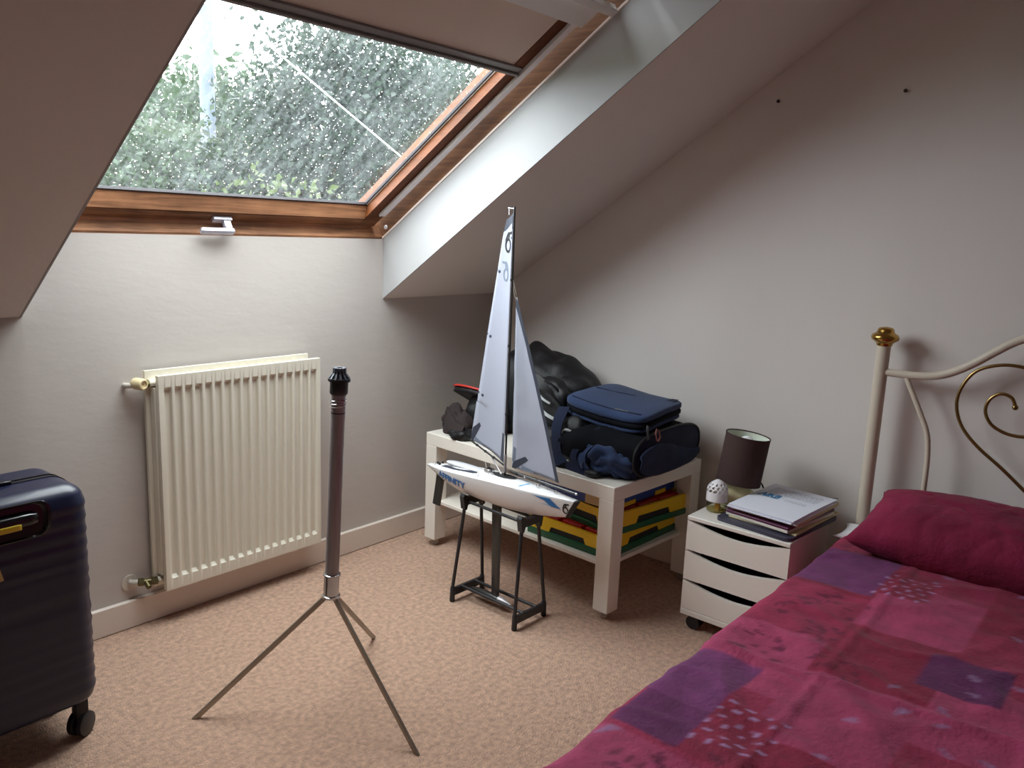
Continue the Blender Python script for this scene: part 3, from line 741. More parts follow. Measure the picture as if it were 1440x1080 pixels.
# keel, bulb, rudder
def foil(s0t, s1t, s0b, s1b, zt, zb_, th):
    V, F = [], []; prof_ = [(0, 0), (.12, .8), (.35, 1), (.7, .6), (1, .05)]
    loop = prof_ + [(a, -b) for a, b in prof_[::-1][:-1]]
    loop = loop[:len(prof_)] + [(a, -b) for a, b in prof_[::-1][1:-1]]
    for z, s0, s1 in ((zt, s0t, s1t), (zb_, s0b, s1b)):
        for a, b in loop: V.append(B(s1+(s0-s1)*a, b*th/2, z))
    n = len(loop)
    return V, [tuple(range(n)), tuple(range(n, 2*n))[::-1]]+[(i, n+i, n+(i+1) % n, (i+1) % n) for i in range(n)]
obj('keel_fin', foil(-.043, .004, -.030, .008, .392, .045, .010), M['carbon'], yt)
obj('keel_bulb', tube([B(-.135+.2*t, 0, .0335) for t in [k/16 for k in range(17)]], [.0022+.0125*math.sin(PI*(k/16)**.75)**.8 for k in range(17)], 16), M['carbon'], yt)
obj('bulb_tip', tube([B(.008+.058*t, 0, .0338) for t in [k/6 for k in range(7)]], [.0150*(1-(k/6)**1.6)+.0012 for k in range(7)], 16), M['steel'], yt)
obj('rudder', foil(-.322, -.278, -.343, -.300, .424, .297, .007), M['carbon'], yt)
# spars
MS = .012
obj('mast', tube([B(MS, 0, .462), B(MS, 0, .55), B(MS, 0, 1.1), B(MS-.003, 0, 1.378)], .0034, 10), M['carbon'], yt)
obj('mast_sleeve', tube([B(MS, 0, .50), B(MS, 0, .562)], .0046, 10), M['steel'], yt)
goose = B(MS-.004, 0, .522)
clew = Vector((2.122, 1.96, .545))
bd = (clew-goose).normalized()
obj('main_boom', tube([goose, clew+bd*.006], .0032, 10), M['carbon'], yt)
for f in (.3, .55, .8): obj('boom_ring', tube([goose+(clew-goose)*f-bd*.003, goose+(clew-goose)*f+bd*.003], .0048, 10), M['blk_pl'], yt)
obj('boom_vang', tube([B(MS-.004, 0, .475), goose+(clew-goose)*.38], .0028, 8), M['steel'], yt)
hd = (clew-goose); hd.z = 0; hd.normalize()
sidev = Vector((-hd.y, hd.x, 0))
zt_, zh = .530, 1.358
lum = [(0, 1.0), (.25, .80), (.5, .60), (.75, .385), (.93, .235), (1, .165)]   # leech width by height
Wf = math.hypot(clew.x-goose.x, clew.y-goose.y)-.006
def mainpt(u, v):
    z = zt_+(zh-zt_)*v + (.02*u*(1-v) if v < .2 else 0) - .02*u*max(0, (v-.9))/.1
    wdt = Wf*ip([a for a, _ in lum], [b for _, b in lum], v)
    bel = .012*math.sin(PI*min(1, u*1.0))*(1-v*.8)
    p0 = B(MS-.006, 0, 0); return Vector((p0.x, p0.y, z)) + hd*(.002+wdt*u) + sidev*(-bel)
def sailgeo(fn, nu, nv, th=.0009):
    A = grid(lambda a, b: fn(a, b), nu, nv); return A
ms = obj('mainsail', sailgeo(mainpt, 10, 60), M['sail'], yt, 60)
ms.modifiers.new('solid', 'SOLIDIFY').thickness = .0008
# which side faces the camera
camdir = (Vector((0, 0, 1.31))-mainpt(.5, .5))
ms_s = sidev if sidev.dot(camdir) > 0 else -sidev
def onmain(u, v, off=.0012): return mainpt(u, v)+ms_s*off
def mpatch(poly): return patch2(poly, lambda a, b: onmain(a, b))
obj('head_tape', mpatch([(0, .985), (0, .965), (.35, .962), (1, .935), (1, .965), (1, 1), (0, 1)]), M['tape'], ms, 0)
obj('luff_tape', mpatch([(0, .94), (.12, .94), (.1, .985), (0, .985)]), M['tape'], ms, 0)
obj('clew_patch', mpatch([(1, .006), (.99, .06), (.84, .098), (.80, .085), (.94, .0)]), M['tape'], ms, 0)
obj('clew_patch', mpatch([(.92, .004), (.72, .0), (.70, .012), (.90, .024)]), M['ghost'], ms, 0)
obj('tack_patch', mpatch([(.0, .0), (.03, .12), (.09, .12), (.12, 0.0)]), M['tape'], ms, 0)
for v in (.24, .5, .77):
    obj('batten_end', (lambda n: ([onmain(.87+.03*math.cos(2*PI*k/n)/max(.35, 1-v*.8), v+.0065*math.sin(2*PI*k/n)) for k in range(n)], [tuple(range(n))]))(14), M['tape'], ms, 0)
    obj('batten_tab', ([onmain(.97, v+.004), onmain(1.01, v+.004), onmain(1.01, v+.012), onmain(.97, v+.012)], [(0, 1, 2, 3)]), M['tape'], ms, 0)
def logo_fn(): 
    def f(x, z):   # x metres aft->toward the mast, z metres
        v = (z-zt_)/(zh-zt_); wdt = Wf*ip([a for a, _ in lum], [b for _, b in lum], v); return onmain(max(0, min(1, x/wdt)), v, .0016)
    return f
# note: u grows away from the mast, so the mark is drawn mirrored to read from the camera side
obj('class_mark', six(logo_fn(), .030, 1.268, .066, .0082, mirror=-1), M['dec_blk'], ms, 0)
obj('class_mark_reverse', six(logo_fn(), .040, 1.172, .062, .0075, mirror=1), M['ghost'], ms, 0)
obj('luff_dot', (lambda n: ([onmain(.12+.07*math.cos(2*PI*k/n), .906+.005*math.sin(2*PI*k/n)) for k in range(n)], [tuple(range(n))]))(12), M['tape'], ms, 0)
obj('crane', join(tube([B(MS-.003, 0, 1.372), B(MS-.034, .004, 1.374)], .0014, 6), tube([B(MS-.030, .004, 1.374), B(MS-.028, .003, 1.352)], .0008, 6)), M['steel_b'], yt)
for z in (1.146, .93, .70): obj('mast_ring', tube([B(MS-.004, 0, z-.004), B(MS-.004, 0, z+.004)], .0048, 8), M['blk_pl'], yt)
# jib
jt, jc, jh = B(.243, .002, .517), B(.036, .008, .520), B(.030, .002, 1.10)
def jibpt(u, v):
    a = jt.lerp(jh, v); b = jc.lerp(jh, v); hw = .011
    b = b + be*(-hw*0) ; p = a.lerp(b, u)
    if v > .0: p = p + be*(-.0*v)
    p = p + be*(.006*math.sin(PI*v)*(1-u))
    return p + bl_*(.010*math.sin(PI*u)*(1-v)) + bl_*.0015*noise.noise(Vector((u*3, v*9, 1)))
jb = obj('jib', grid(lambda a, b: jibpt(a, b*.985), 10, 50), M['sail'], yt, 60)
jb.modifiers.new('solid', 'SOLIDIFY').thickness = .0008
def onjib(u, v): return jibpt(u, v)-bl_*.0013
def lufftape():
    V, F = [], []; n = 40
    for i in range(n):
        v = .985*i/(n-1); wj = (jt.lerp(jh, v)-jc.lerp(jh, v)).length; f = min(1, .014/max(wj, .001)); V += [onjib(-.01, v), onjib(f, v)]
    return V, [(2*i, 2*i+1, 2*i+3, 2*i+2) for i in range(n-1)]
obj('luff_tape', lufftape(), M['tape'], jb, 0)
obj('head_tape', ([onjib(0, .94), onjib(1, .94), onjib(1, .985), onjib(0, .985)], [(0, 1, 2, 3)]), M['tape'], jb, 0)
obj('clew_patch', ([onjib(1, .003), onjib(.93, -.002), onjib(.66, .068), onjib(.72, .085), onjib(.97, .04)], [(0, 1, 2, 3, 4)]), M['tape'], jb, 0)
obj('clew_patch', ([onjib(.82, .0), onjib(.55, .002), onjib(.58, .014), onjib(.80, .03)], [(0, 1, 2, 3)]), M['ghost'], jb, 0)
obj('clew_patch', ([onjib(1, .04), onjib(.93, .04), onjib(.92, .12), onjib(.97, .13)], [(0, 1, 2, 3)]), M['ghost'], jb, 0)
obj('tack_patch', ([onjib(0, .0), onjib(.07, .0), onjib(.06, .055), onjib(.0, .06)], [(0, 1, 2, 3)]), M['tape'], jb, 0)
obj('jib_boom', tube([B(.028, .007, .506), B(.315, 0, .499)], .0042, 10), M['carbon'], yt)
obj('jib_boom_end', tube([B(.313, 0, .499), B(.318, 0, .499)], .0042, 10), M['steel_b'], yt)
for s in (.06, .1, .15, .19, .215, .25, .275): obj('boom_ring', tube([B(s-.003, .004, .5055-(s-.03)*.022), B(s+.003, .004, .5055-(s-.03)*.022)], .0048, 8), M['steel_b'] if s in (.1, .19, .25) else M['blk_pl'], yt)
rig = [(jh, B(MS, 0, 1.152)), (jh + Vector((0, 0, -.02)), B(MS, 0, 1.13)), (B(.245, 0, .505), jt), (B(.19, .003, .502), B(.19, 0, .478)), (B(MS-.01, 0, .53), B(.06, .006, .51)), (goose+(clew-goose)*.6, B(-.07, 0, .475)), (clew, mainpt(1, .006)), (B(.12, .003, .506), B(.23, .003, .503)), (jc, B(.04, .008, .508))]
obj('rigging', join(*[tube([a, b], .0007, 5) for a, b in rig]), M['line'], yt)

# ---------------------------------------------------------------- things on the table
def onTab(a, b, z=0): return Mt @ Vector((a, b, TZ+z))
# black backpack slumped behind the sails
bp = thing('backpack', 'slumped black backpack on the table, behind the sails and left of the navy bag', 'bag', (2.60, 1.99, TZ))
Mb = Matrix.Rotation(math.radians(4), 3, 'Z')
def bagshape():
    g = blob((2.615, 1.99, TZ+.145), (.145, .235, .17), (.75, .6), .024, 5, 80, 52, 2, TZ, Mb, .022, 10)
    V = []
    for v in g[0]:
        f = (v.z-TZ)/.32
        # the ridge is highest towards the back wall, slumping to the front
        zz = TZ + (v.z-TZ)*(1.0+.17*max(-1, min(1, (v.y-1.93)/.2)))
        V.append(Vector((min(v.x+.02*f, 2.815), v.y, max(zz, TZ))))
    return V, g[1]
obj('body', bagshape(), M['blk_cl'], bp, 60)
obj('front_pocket', blob((2.485, 1.90, TZ+.15), (.045, .115, .115), (.7, .6), .01, 8, 40, 26, 5, TZ, None, .012, 16), M['blk_cl'], bp, 60)
obj('pocket_piping', tube(spline([(2.470, 1.99, .60), (2.455, 1.965, .69), (2.452, 1.90, .735), (2.455, 1.83, .715), (2.465, 1.79, .64)]), .005, 8), M['blk_gl'], bp)
obj('shoulder_strap', ribbon(spline([(2.60, 2.13, .80), (2.50, 2.05, .77), (2.45, 1.95, .745), (2.44, 1.85, .70), (2.45, 1.79, .62), (2.44, 1.76, .53)]), Vector((.3, .6, .5)), .045, .012), M['blk_mt'], bp)
for i, (y, z, l) in enumerate(((1.865, .672, .05), (1.845, .615, .06), (1.80, .545, .05), (1.775, .515, .045))):
    obj('webbing_tag', ribbon(spline([(2.43, y+l/2, z+.010), (2.422, y, z), (2.43, y-l/2, z-.012)]), Vector((.2, 0, 1)), .012 if i else .008, .003), M['grey_tag'], bp)
obj('red_piping', tube(spline([(2.475, 2.02, .50), (2.455, 2.015, .56), (2.46, 2.01, .62), (2.48, 2.0, .68)]), .006, 8), M['red'], bp)
obj('mesh_pocket', blob((2.43, 1.79, TZ+.045), (.05, .10, .05), (.8, .7), .01, 12, 32, 20, 9, TZ, None, .012, 26), M['blk_mt'], bp, 60)

# padded sling piece with red piping + brown cloth pouch at the far end of the table
sb = thing('sling_bag', 'black padded sling bag with red piped rim, by the corner end of the table', 'bag', (2.42, 2.19, TZ))
def cap_shell():
    def f(a, b):
        an = -1.2+2.4*a
        x = 2.355+.12*b*math.cos(an*.5)+.03*b; y = 2.205 - .095*math.sin(an); z = .655+.02*math.cos(an)-.075*b-.03*math.sin(PI*b)*0
        return Vector((x+.035*(1-math.cos(an)), y, z))
    return grid(f, 20, 8)
cs = obj('rim_flap', cap_shell(), M['blk_cl'], sb, 60); cs.modifiers.new('solid', 'SOLIDIFY').thickness = .02
obj('rim_piping', tube([Vector((2.355+.035*(1-math.cos(-1.2+2.4*k/20))-.004, 2.205-.095*math.sin(-1.2+2.4*k/20), .660+.02*math.cos(-1.2+2.4*k/20))) for k in range(21)], .0045, 8), M['red'], sb)
obj('body', blob((2.45, 2.16, TZ+.075), (.09, .085, .10), (.8, .8), .015, 9, 40, 26, 4, TZ, None, .014, 18), M['blk_cl'], sb, 60)
obj('side_piping', tube(spline([(2.375, 2.145, .65), (2.362, 2.135, .60), (2.365, 2.13, .55), (2.372, 2.125, .51)]), .005, 8), M['red'], sb)
pc = thing('cloth_pouch', 'crumpled brown grey cloth pouch at the left end of the white table', 'pouch', (2.34, 2.22, TZ))
obj('body', blob((2.345, 2.235, TZ+.045), (.065, .075, .065), (.85, .8), .02, 9, 44, 28, 7, TZ, Matrix.Rotation(.5, 3, 'X'), .02, 16), M['brn_cl'], pc, 60)
obj('flap', ribbon(spline([(2.315, 2.28, .565), (2.285, 2.24, .555), (2.27, 2.19, .525), (2.268, 2.14, .515)]), Vector((.3, 0, 1)), .05, .008), M['brn_cl'], pc)
obj('dark_lining', blob((2.29, 2.165, TZ+.018), (.045, .06, .028), (.8, .8), .012, 14, 32, 18, 3, TZ, None, .012, 24), M['blk_cl'], pc, 60)
obj('navy_edge', blob((2.37, 2.305, TZ+.022), (.035, .03, .03), (.9, .9), .006, 14, 24, 14, 6, TZ), M['navy_d'], pc, 60)

# navy bag: padded lid on top of an open holdall
nb = thing('holdall', 'navy blue holdall with padded zip lid flopped open on the table', 'bag', (2.5, 1.53, TZ))
def body():
    V, F = [], []; nu, nv = 48, 22
    for j in range(nv+1):
        t = j/nv; y = 1.375+.325*t
        rw = .235*(1-.10*abs(2*t-1)**3); hh = .165*(1-.06*abs(2*t-1)**2)
        if t > .5: hh *= 1-.35*(t-.5)
        for i in range(nu):
            a = 2*PI*i/nu
            x = rw*spow(math.cos(a), .7); z = hh*.5*spow(math.sin(a), .75)
            p = Vector((x, 0, z)); n = .014*noise.noise(Vector((x*9, y*14, z*12)))+.012*(abs(noise.noise(Vector((x*16+3, y*20, z*22))))-.3)
            d = p.normalized()*n*(0.4+.6*t)
            V.append(Vector((min(2.515+x+d.x+.0*t, 2.80), y+(.0 if 0 < t < 1 else 0), max(TZ+.0005, TZ+hh*.5+z+d.z))))
    for j in range(nv):
        for i in range(nu): F.append((j*nu+i, (j+1)*nu+i, (j+1)*nu+(i+1) % nu, j*nu+(i+1) % nu))
    F += [tuple(range(nu)), tuple(range(nv*nu, (nv+1)*nu))[::-1]]
    return V, F
obj('body', body(), M['blk_in'], nb, 50)
def endpan():
    # bulging end panel toward the viewer's right
    n = 40; V = []; F = []; rings = [1, .94, .75, .45, .15]
    for r in rings:
        for k in range(n):
            a = 2*PI*k/n; V.append(Vector((2.52+.225*r*spow(math.cos(a), .7), 1.372-.022*(1-r*r), TZ+.078+.076*r*spow(math.sin(a), .75))))
    for j in range(len(rings)-1):
        for k in range(n): F.append((j*n+k, j*n+(k+1) % n, (j+1)*n+(k+1) % n, (j+1)*n+k))
    F.append(tuple(range((len(rings)-1)*n, len(rings)*n))); return V, F
obj('end_panel', endpan(), M['navy_d'], nb, 60)
def lowerwall():
    # navy side wall folded down in front of the dark open end
    n, m_ = 40, 9; V, F = [], []
    for i in range(n):
        x = 2.300+.412*i/(n-1); c_ = max(-1, min(1, (x-2.52)/.225)); zz = .076*spow(max(0, 1-abs(c_)**(2/.7))**(.7/2), .75/.7)
        lo = TZ+.079-zz*.98; hi = TZ+.079+zz*(.55-.75*(x-2.30)/.435+.22*math.sin(PI*(x-2.30)/.435*1.6))
        hi = max(hi, lo+.002)
        for j in range(m_):
            t = j/(m_-1); V.append(Vector((x, 1.351-.008*math.sin(PI*t)+.004*noise.noise(Vector((x*14, t*3, 5))), max(TZ+.001, lo+(hi-lo)*t))))
    for i in range(n-1):
        for j in range(m_-1): a = i*m_+j; F.append((a, a+m_, a+m_+1, a+1))
    return V, F
lw = obj('lower_wall', lowerwall(), M['navy_d2'], nb, 60); lw.modifiers.new('solid', 'SOLIDIFY').thickness = .004
obj('piping', tube([Vector((2.52+.23*spow(math.cos(a), .7), 1.372, TZ+.079+.0785*spow(math.sin(a), .75))) for a in [2*PI*k/48 for k in range(48)]], .0045, 8, closed=True), M['blk_cl'], nb)
obj('side_fold', blob((2.335, 1.475, TZ+.052), (.080, .100, .062), (.8, .75), .010, 9, 64, 36, 8, TZ, Matrix.Rotation(.12, 3, 'Z'), .024, 21), M['navy'], nb, 60)
obj('fold_band', ribbon(spline([(2.42, 1.47, .652), (2.355, 1.505, .622), (2.305, 1.55, .578), (2.275, 1.575, .53), (2.268, 1.57, .497)]), Vector((.5, .8, .5)), .062, .010), M['navy'], nb)
# lid
LF, FR, RT, BK = Vector((2.405, 1.775, .678)), Vector((2.335, 1.372, .672)), Vector((2.680, 1.395, .684)), Vector((2.725, 1.735, .70))
def lidpt(u, v): 
    # u along LF->FR, v away from the viewer; the middle sags a little
    p = LF.lerp(FR, u).lerp(BK.lerp(RT, u), v); p.z += -.014*math.sin(PI*u)*.8 + .006*math.sin(PI*v); return p
def lid(z0, z1, inset=0.0, n=44):
    out = []
    for k in range(n):
        a = 2*PI*k/n; u = .5+(.5-inset)*spow(math.cos(a), .32); v = .5+(.5-inset)*spow(math.sin(a), .32); out.append((u, v))
    V = []; F = []
    lev = [(z0, .975), (z0+.004, 1.0), (z1-.006, 1.0), (z1, .965), (z1+.003, .75), (z1+.003, .4), (z1+.003, .12)]
    for z, r in lev:
        for u, v in out: V.append(lidpt(.5+(u-.5)*r, .5+(v-.5)*r)+Vector((0, 0, z)))
    for j in range(len(lev)-1):
        for k in range(n): F.append((j*n+k, j*n+(k+1) % n, (j+1)*n+(k+1) % n, (j+1)*n+k))
    F += [tuple(range(n))[::-1], tuple(range((len(lev)-1)*n, len(lev)*n))]
    return V, F
ld = obj('lid', lid(.003, .026), M['navy'], nb, 60)
obj('lid_underside', lid(-.034, -.017, .012), M['navy'], nb, 60)
obj('zip_band', lid(-.018, .003, .002), M['blk_in'], nb, 60)
def lidline(pts, r, z=.029, m='navy_d'): return tube([lidpt(u, v)+Vector((0, 0, z)) for u, v in pts], r, 6)
obj('seam', lidline([(.08, .10), (.3, .10), (.6, .10), (.92, .10)], .0022), M['navy_d'], ld)
obj('seam', lidline([(.06, .55), (.25, .62), (.48, .72)], .0022), M['navy_d'], ld)
obj('zip_pull', lidline([(.62, .11), (.78, .11)], .0045), M['blk_pl'], ld)
obj('sewn_patch', ([lidpt(u, v)+Vector((0, 0, .0305)) for u, v in ((.84, .80), (.93, .80), (.93, .93), (.84, .93))], [(0, 1, 2, 3)]), M['navy_d'], ld, 0)
obj('zip_puller', ribbon(spline([(2.36, 1.368, .672), (2.352, 1.362, .650), (2.358, 1.362, .625)]), Vector((1, 0, 0)), .010, .004), M['blk_pl'], nb)
obj('pull_cord', tube(spline([(2.41, 1.362, .655), (2.395, 1.355, .64), (2.405, 1.352, .615), (2.425, 1.355, .625), (2.42, 1.36, .65)]), .0026, 8), mat('rose cord', C(150, 90, 88), .6), nb)
obj('strap', ribbon(spline([(2.395, 1.745, .668), (2.335, 1.728, .62), (2.305, 1.708, .56), (2.292, 1.685, .505), (2.27, 1.64, .487), (2.255, 1.57, .486), (2.247, 1.52, .489)]), Vector((.25, 1, .2)), .046, .004), M['navy_d'], nb)
obj('strap', ribbon(spline([(2.345, 1.545, .63), (2.30, 1.585, .585), (2.272, 1.605, .54), (2.262, 1.585, .505), (2.262, 1.545, .492)]), Vector((.1, 1, .2)), .026, .004), M['navy_d'], nb)
obj('strap', ribbon(spline([(2.30, 1.535, .59), (2.268, 1.555, .555), (2.258, 1.55, .52), (2.256, 1.53, .5)]), Vector((.1, 1, -.3)), .018, .004), M['navy'], nb)
obj('strap_end', blob((2.255, 1.51, TZ+.012), (.02, .032, .014), (.8, .8), .004, 20, 20, 12, 3, TZ), M['blk_cl'], nb)
obj('lining', blob((2.42, 1.69, TZ+.07), (.08, .075, .09), (.8, .7), .015, 9, 36, 24, 15, TZ, None, .012, 20), M['blk_cl'], nb, 60)
obj('inner_trim', tube(spline([(2.345, 1.715, .585), (2.338, 1.69, .60), (2.345, 1.665, .592)]), .006, 8), M['grey_tag'], nb)
obj('inner_red_trim', tube(spline([(2.345, 1.69, .58), (2.338, 1.66, .565), (2.345, 1.64, .548)]), .005, 8), M['red'], nb)

# toy cases on the shelf
def toycase(label, a0, a1, b0, b1, z, hg, hy, rot, notch_front=True):
    c = Mt @ Vector(((a0+a1)/2, (b0+b1)/2, z)); Mr = Matrix.Translation(c) @ Matrix.Rotation(math.atan2(ta.y, ta.x)-PI/2+rot, 4, 'Z')
    lx, ly = (b1-b0)/2, (a1-a0)/2
    t = thing('toy_case', label, 'toy case', c, 'toy cases on the table shelf')
    def lb(*q, bev=.004): return xf(box(*q, bev, 2), Mr)
    obj('base', lb((-lx, -ly, 0), (lx, ly, hg)), M['toy_g'], t, 30)
    # open yellow tray: four walls with hand recesses
    th = .012
    def wallx(y0, y1): return prism([(-lx+.004, hg), (-lx*.45, hg), (-lx*.40, hg+hy*.45), (lx*.40, hg+hy*.45), (lx*.45, hg), (lx-.004, hg), (lx-.004, hg+hy), (-lx+.004, hg+hy)], y0, y1, axis=1)
    def wally(x0, x1): return prism([(-ly+.004, hg), (-ly*.45, hg), (-ly*.40, hg+hy*.45), (ly*.40, hg+hy*.45), (ly*.45, hg), (ly-.004, hg), (ly-.004, hg+hy), (-ly+.004, hg+hy)], x0, x1, axis=0)
    obj('tray', xf(join(wallx(-ly+.004, -ly+.004+th), wallx(ly-.004-th, ly-.004), wally(-lx+.004, -lx+.004+th), wally(lx-.004-th, lx-.004), box((-lx+.01, -ly+.01, hg+hy*.5), (lx-.01, ly-.01, hg+hy*.55))), Mr), M['toy_y'], t, 0)
    obj('recess', xf(box((-lx*.46, -ly+.008, hg), (lx*.46, -ly+.014, hg+hy*.46)), Mr), M['blk_mt'], t, 0)
    obj('recess', xf(box((-lx+.008, -ly*.46, hg), (-lx+.014, ly*.46, hg+hy*.46)), Mr), M['blk_mt'], t, 0)
    rng = random.Random(int(z*1000))
    for k in range(9):
        i, j = k % 3, k//3
        x = -lx+.03+(2*lx-.06)*(i+.5)/3; y = -ly+.03+(2*ly-.06)*(j+.5)/3
        obj('brick', xf(box((-lx*.27, -ly*.25, 0), (lx*.27, ly*.25, .022), .003, 1), Mr @ Matrix.Translation((x, y, hg+hy*.56)) @ Matrix.Rotation(rng.uniform(-.12, .12), 4, 'Z')), M['toy_r'], t, 30)
    return t
toycase('lower green and yellow toy case resting on the white shelf', .05, .42, .045, .50, .2, .026, .048, .02)
toycase('upper green and yellow toy case stacked skewed on the lower one', .03, .34, .10, .53, .275, .024, .054, -.09)
bx = thing('blue_box', 'blue plastic box with a buff label on top of the toy cases', 'box', Mt @ Vector((.25, .3, .357)))
Mbx = Matrix.Translation(Mt @ Vector((.245, .30, .3575))) @ Matrix.Rotation(math.radians(-2), 4, 'Z')
obj('body', xf(box((-.2, -.17, 0), (.2, .17, .056), .004, 1), Mbx), M['toy_b'], bx, 30)
obj('label', xf(box((-.2015, -.11, .002), (-.2, -.045, .05)), Mbx), M['card'], bx, 0)
for x0_ in (-.14, .06): obj('clip', xf(box((x0_, -.173, .002), (x0_+.07, -.1695, .018), .001, 1), Mbx), M['toy_y'], bx, 30)

# ---------------------------------------------------------------- drawer unit
nx0, nx1, ny0, ny1, NZ = 2.364, 2.70, .845, 1.195, .40
ns = thing('drawer_unit', 'small white three drawer unit on castors between table and bed', 'drawer unit', ((nx0+nx1)/2, (ny0+ny1)/2, 0))
obj('top_panel', box((nx0-.002, ny0, NZ-.014), (nx1, ny1, NZ), .002, 1), M['furn2'], ns, 30)
for y in (ny0, ny1-.012): obj('side_panel', box((nx0+.016, y, .055), (nx1, y+.012, NZ-.014), .001, 1), M['furn2'], ns, 30)
obj('back_panel', box((nx1-.008, ny0+.012, .055), (nx1, ny1-.012, NZ-.014)), M['furn2'], ns, 0)
obj('plinth', box((nx0, ny0, .052), (nx1-.008, ny1, .072), .0015, 1), M['furn2'], ns, 30)
dh = (NZ-.014-.073)/3
for k in range(3):
    z0, z1 = .074+k*dh, .073+(k+1)*dh-.001
    n = 24; poly = [(ny0+.001, z0), (ny1-.001, z0), (ny1-.001, z1-.002)]
    for i in range(n+1):
        t = i/n; yv_ = ny1-.001-(ny1-ny0-.002)*t
        poly.append((yv_, z1-.002-.026*max(0, math.sin(PI*t))**1.0*(1 if 0.04 < t < .96 else .6)))
    dw = obj('drawer', prism(poly[:2]+poly[3:], nx0, nx0+.015, axis=0), M['furn2'], ns, 30)
    obj('drawer_tray', join(box((nx0+.016, ny0+.016, z0+.008), (nx1-.02, ny1-.016, z0+.012)), box((nx0+.016, ny0+.016, z0+.012), (nx1-.02, ny0+.02, z1-.04)), box((nx0+.016, ny1-.02, z0+.012), (nx1-.02, ny1-.016, z1-.04))), M['blk_mt'], dw, 0)
for x in (nx0+.035, nx1-.035):
    for y in (ny0+.04, ny1-.04):
        obj('castor', join(cyl((x-.018, y, .024), (x-.004, y, .024), .024, 20), cyl((x+.004, y, .024), (x+.018, y, .024), .024, 20), box((x-.016, y-.014, .030), (x+.016, y+.014, .053), .003, 1)), M['blk_pl'], ns)

# lamp, slightly crooked shade
lm = thing('table_lamp', 'small table lamp with brown drum shade and round cream base', 'lamp', (2.585, 1.135, NZ))
obj('base', lathe([(.036, 0), (.052, .004), (.066, .018), (.07, .032), (.066, .047), (.05, .06), (.03, .067), (.016, .07), (.013, .078)], (2.585, 1.135, NZ), 36), M['ceramic'], lm, 60)
Ls = Matrix.Translation(Vector((2.588, 1.13, .485))) @ Matrix.Rotation(math.radians(7), 4, Vector((.75, .65, 0)))
sh = obj('shade', lathe([(.0745, 0), (.0745, .164)], M=Ls, seg=48, cap=False), M['shade'], lm, 60)
obj('shade_lining', lathe([(.0725, .001), (.0725, .163)], M=Ls, seg=48, cap=False), M['shade_in'], sh, 60)
for za in (-.002, .162): obj('shade_rim', lathe([(.0725, za), (.0755, za), (.0755, za+.004), (.0725, za+.004), (.0725, za)], M=Ls, seg=48, cap=False), M['shade'], sh, 60)
obj('bulb', lathe([(.012, .03), (.014, .08), (.024, .105), (.029, .125), (.026, .145), (.014, .158), (.002, .162)], M=Ls, seg=24), M['bulb'], lm, 60)
obj('socket', lathe([(.014, -.03), (.016, -.01), (.016, .03)], M=Ls, seg=20), M['blk_pl'], lm, 60)
obj('cable', tube(spline([(2.645, 1.125, .412), (2.67, 1.115, .45), (2.70, 1.10, .462), (2.725, 1.095, .44), (2.735, 1.09, .40), (2.76, 1.08, .25), (2.78, 1.07, .12)]), .0028, 8), M['blk_mt'], lm)

# air freshener
af = thing('air_freshener', 'air freshener with pierced white dome on a glass jar of yellow oil', 'air freshener', (2.475, 1.150, NZ))
ao = Vector((2.475, 1.150, NZ))
obj('jar', lathe([(.026, .0005), (.031, .002), (.034, .010), (.034, .026), (.030, .040), (.026, .046)], ao, 32, cap=False), M['jar'], af, 60)
obj('oil', lathe([(.025, .0015), (.030, .004), (.031, .008), (.0005, .0085)], ao, 28), M['oil'], af, 60)
obj('wick', box(ao+Vector((-.018, -.018, .004)), ao+Vector((-.004, -.002, .062)), .002, 1), M['amber'], af, 30)
def dome():
    nu, nv = 72, 30; V, F = [], []
    for j in range(nv+1):
        t = j/nv; z = .038+.072*t; r = .036*(1-.05*t) if t < .45 else .036*(1-.05*.45)*math.cos(((t-.45)/.55)**1.25*PI/2*.97)**.75
        for i in range(nu): a = 2*PI*i/nu; V.append(ao+Vector((r*math.cos(a), r*math.sin(a), z)))
    for j in range(nv):
        for i in range(nu):
            a = (i+.5)/nu; t = (j+.5)/nv; hole = False
            for row, (tc_, n_, ht, wt, of) in enumerate(((.50, 12, .075, .30, 0), (.66, 12, .06, .27, .5), (.80, 10, .05, .26, 0))):
                f = (a*n_+of) % 1-.5
                if (f/wt)**2+((t-tc_-f*.06)/ht)**2 < 1: hole = True
            if not hole: F.append((j*nu+i, j*nu+(i+1) % nu, (j+1)*nu+(i+1) % nu, (j+1)*nu+i))
    F.append(tuple(range(nv*nu, (nv+1)*nu))); return V, F
dm = obj('dome', dome(), M['fr_wht'], af, 60); md = dm.modifiers.new('solid', 'SOLIDIFY'); md.thickness = .0016; md.offset = -1

# papers
def sheet(name, label, cat, c, lx, ly, z, th, ang, m, bev=.001, rnd=None):
    Ms = Matrix.Translation(Vector((c[0], c[1], z))) @ Matrix.Rotation(math.radians(ang), 4, 'Z')
    if rnd:
        poly = []
        for sx_, sy_, a0 in ((1, 1, 0), (-1, 1, 90), (-1, -1, 180), (1, -1, 270)):
            for k in range(5): a = math.radians(a0+22.5*k); poly.append((sx_*(lx/2-rnd)+rnd*math.cos(a), sy_*(ly/2-rnd)+rnd*math.sin(a)))
        g = xf(prism(poly, 0, th), Ms)
    else: g = xf(box((-lx/2, -ly/2, 0), (lx/2, ly/2, th), bev, 1), Ms)
    o = solid_top(name, g, m, label, cat, 30, Ms.translation); return o, Ms
fo, Mf = sheet('folder', 'dark slate folder with rounded corners at the bottom of the paper stack', 'folder', (2.545, .965), .335, .262, NZ+.001, .010, -6, M['folder'], rnd=.02)
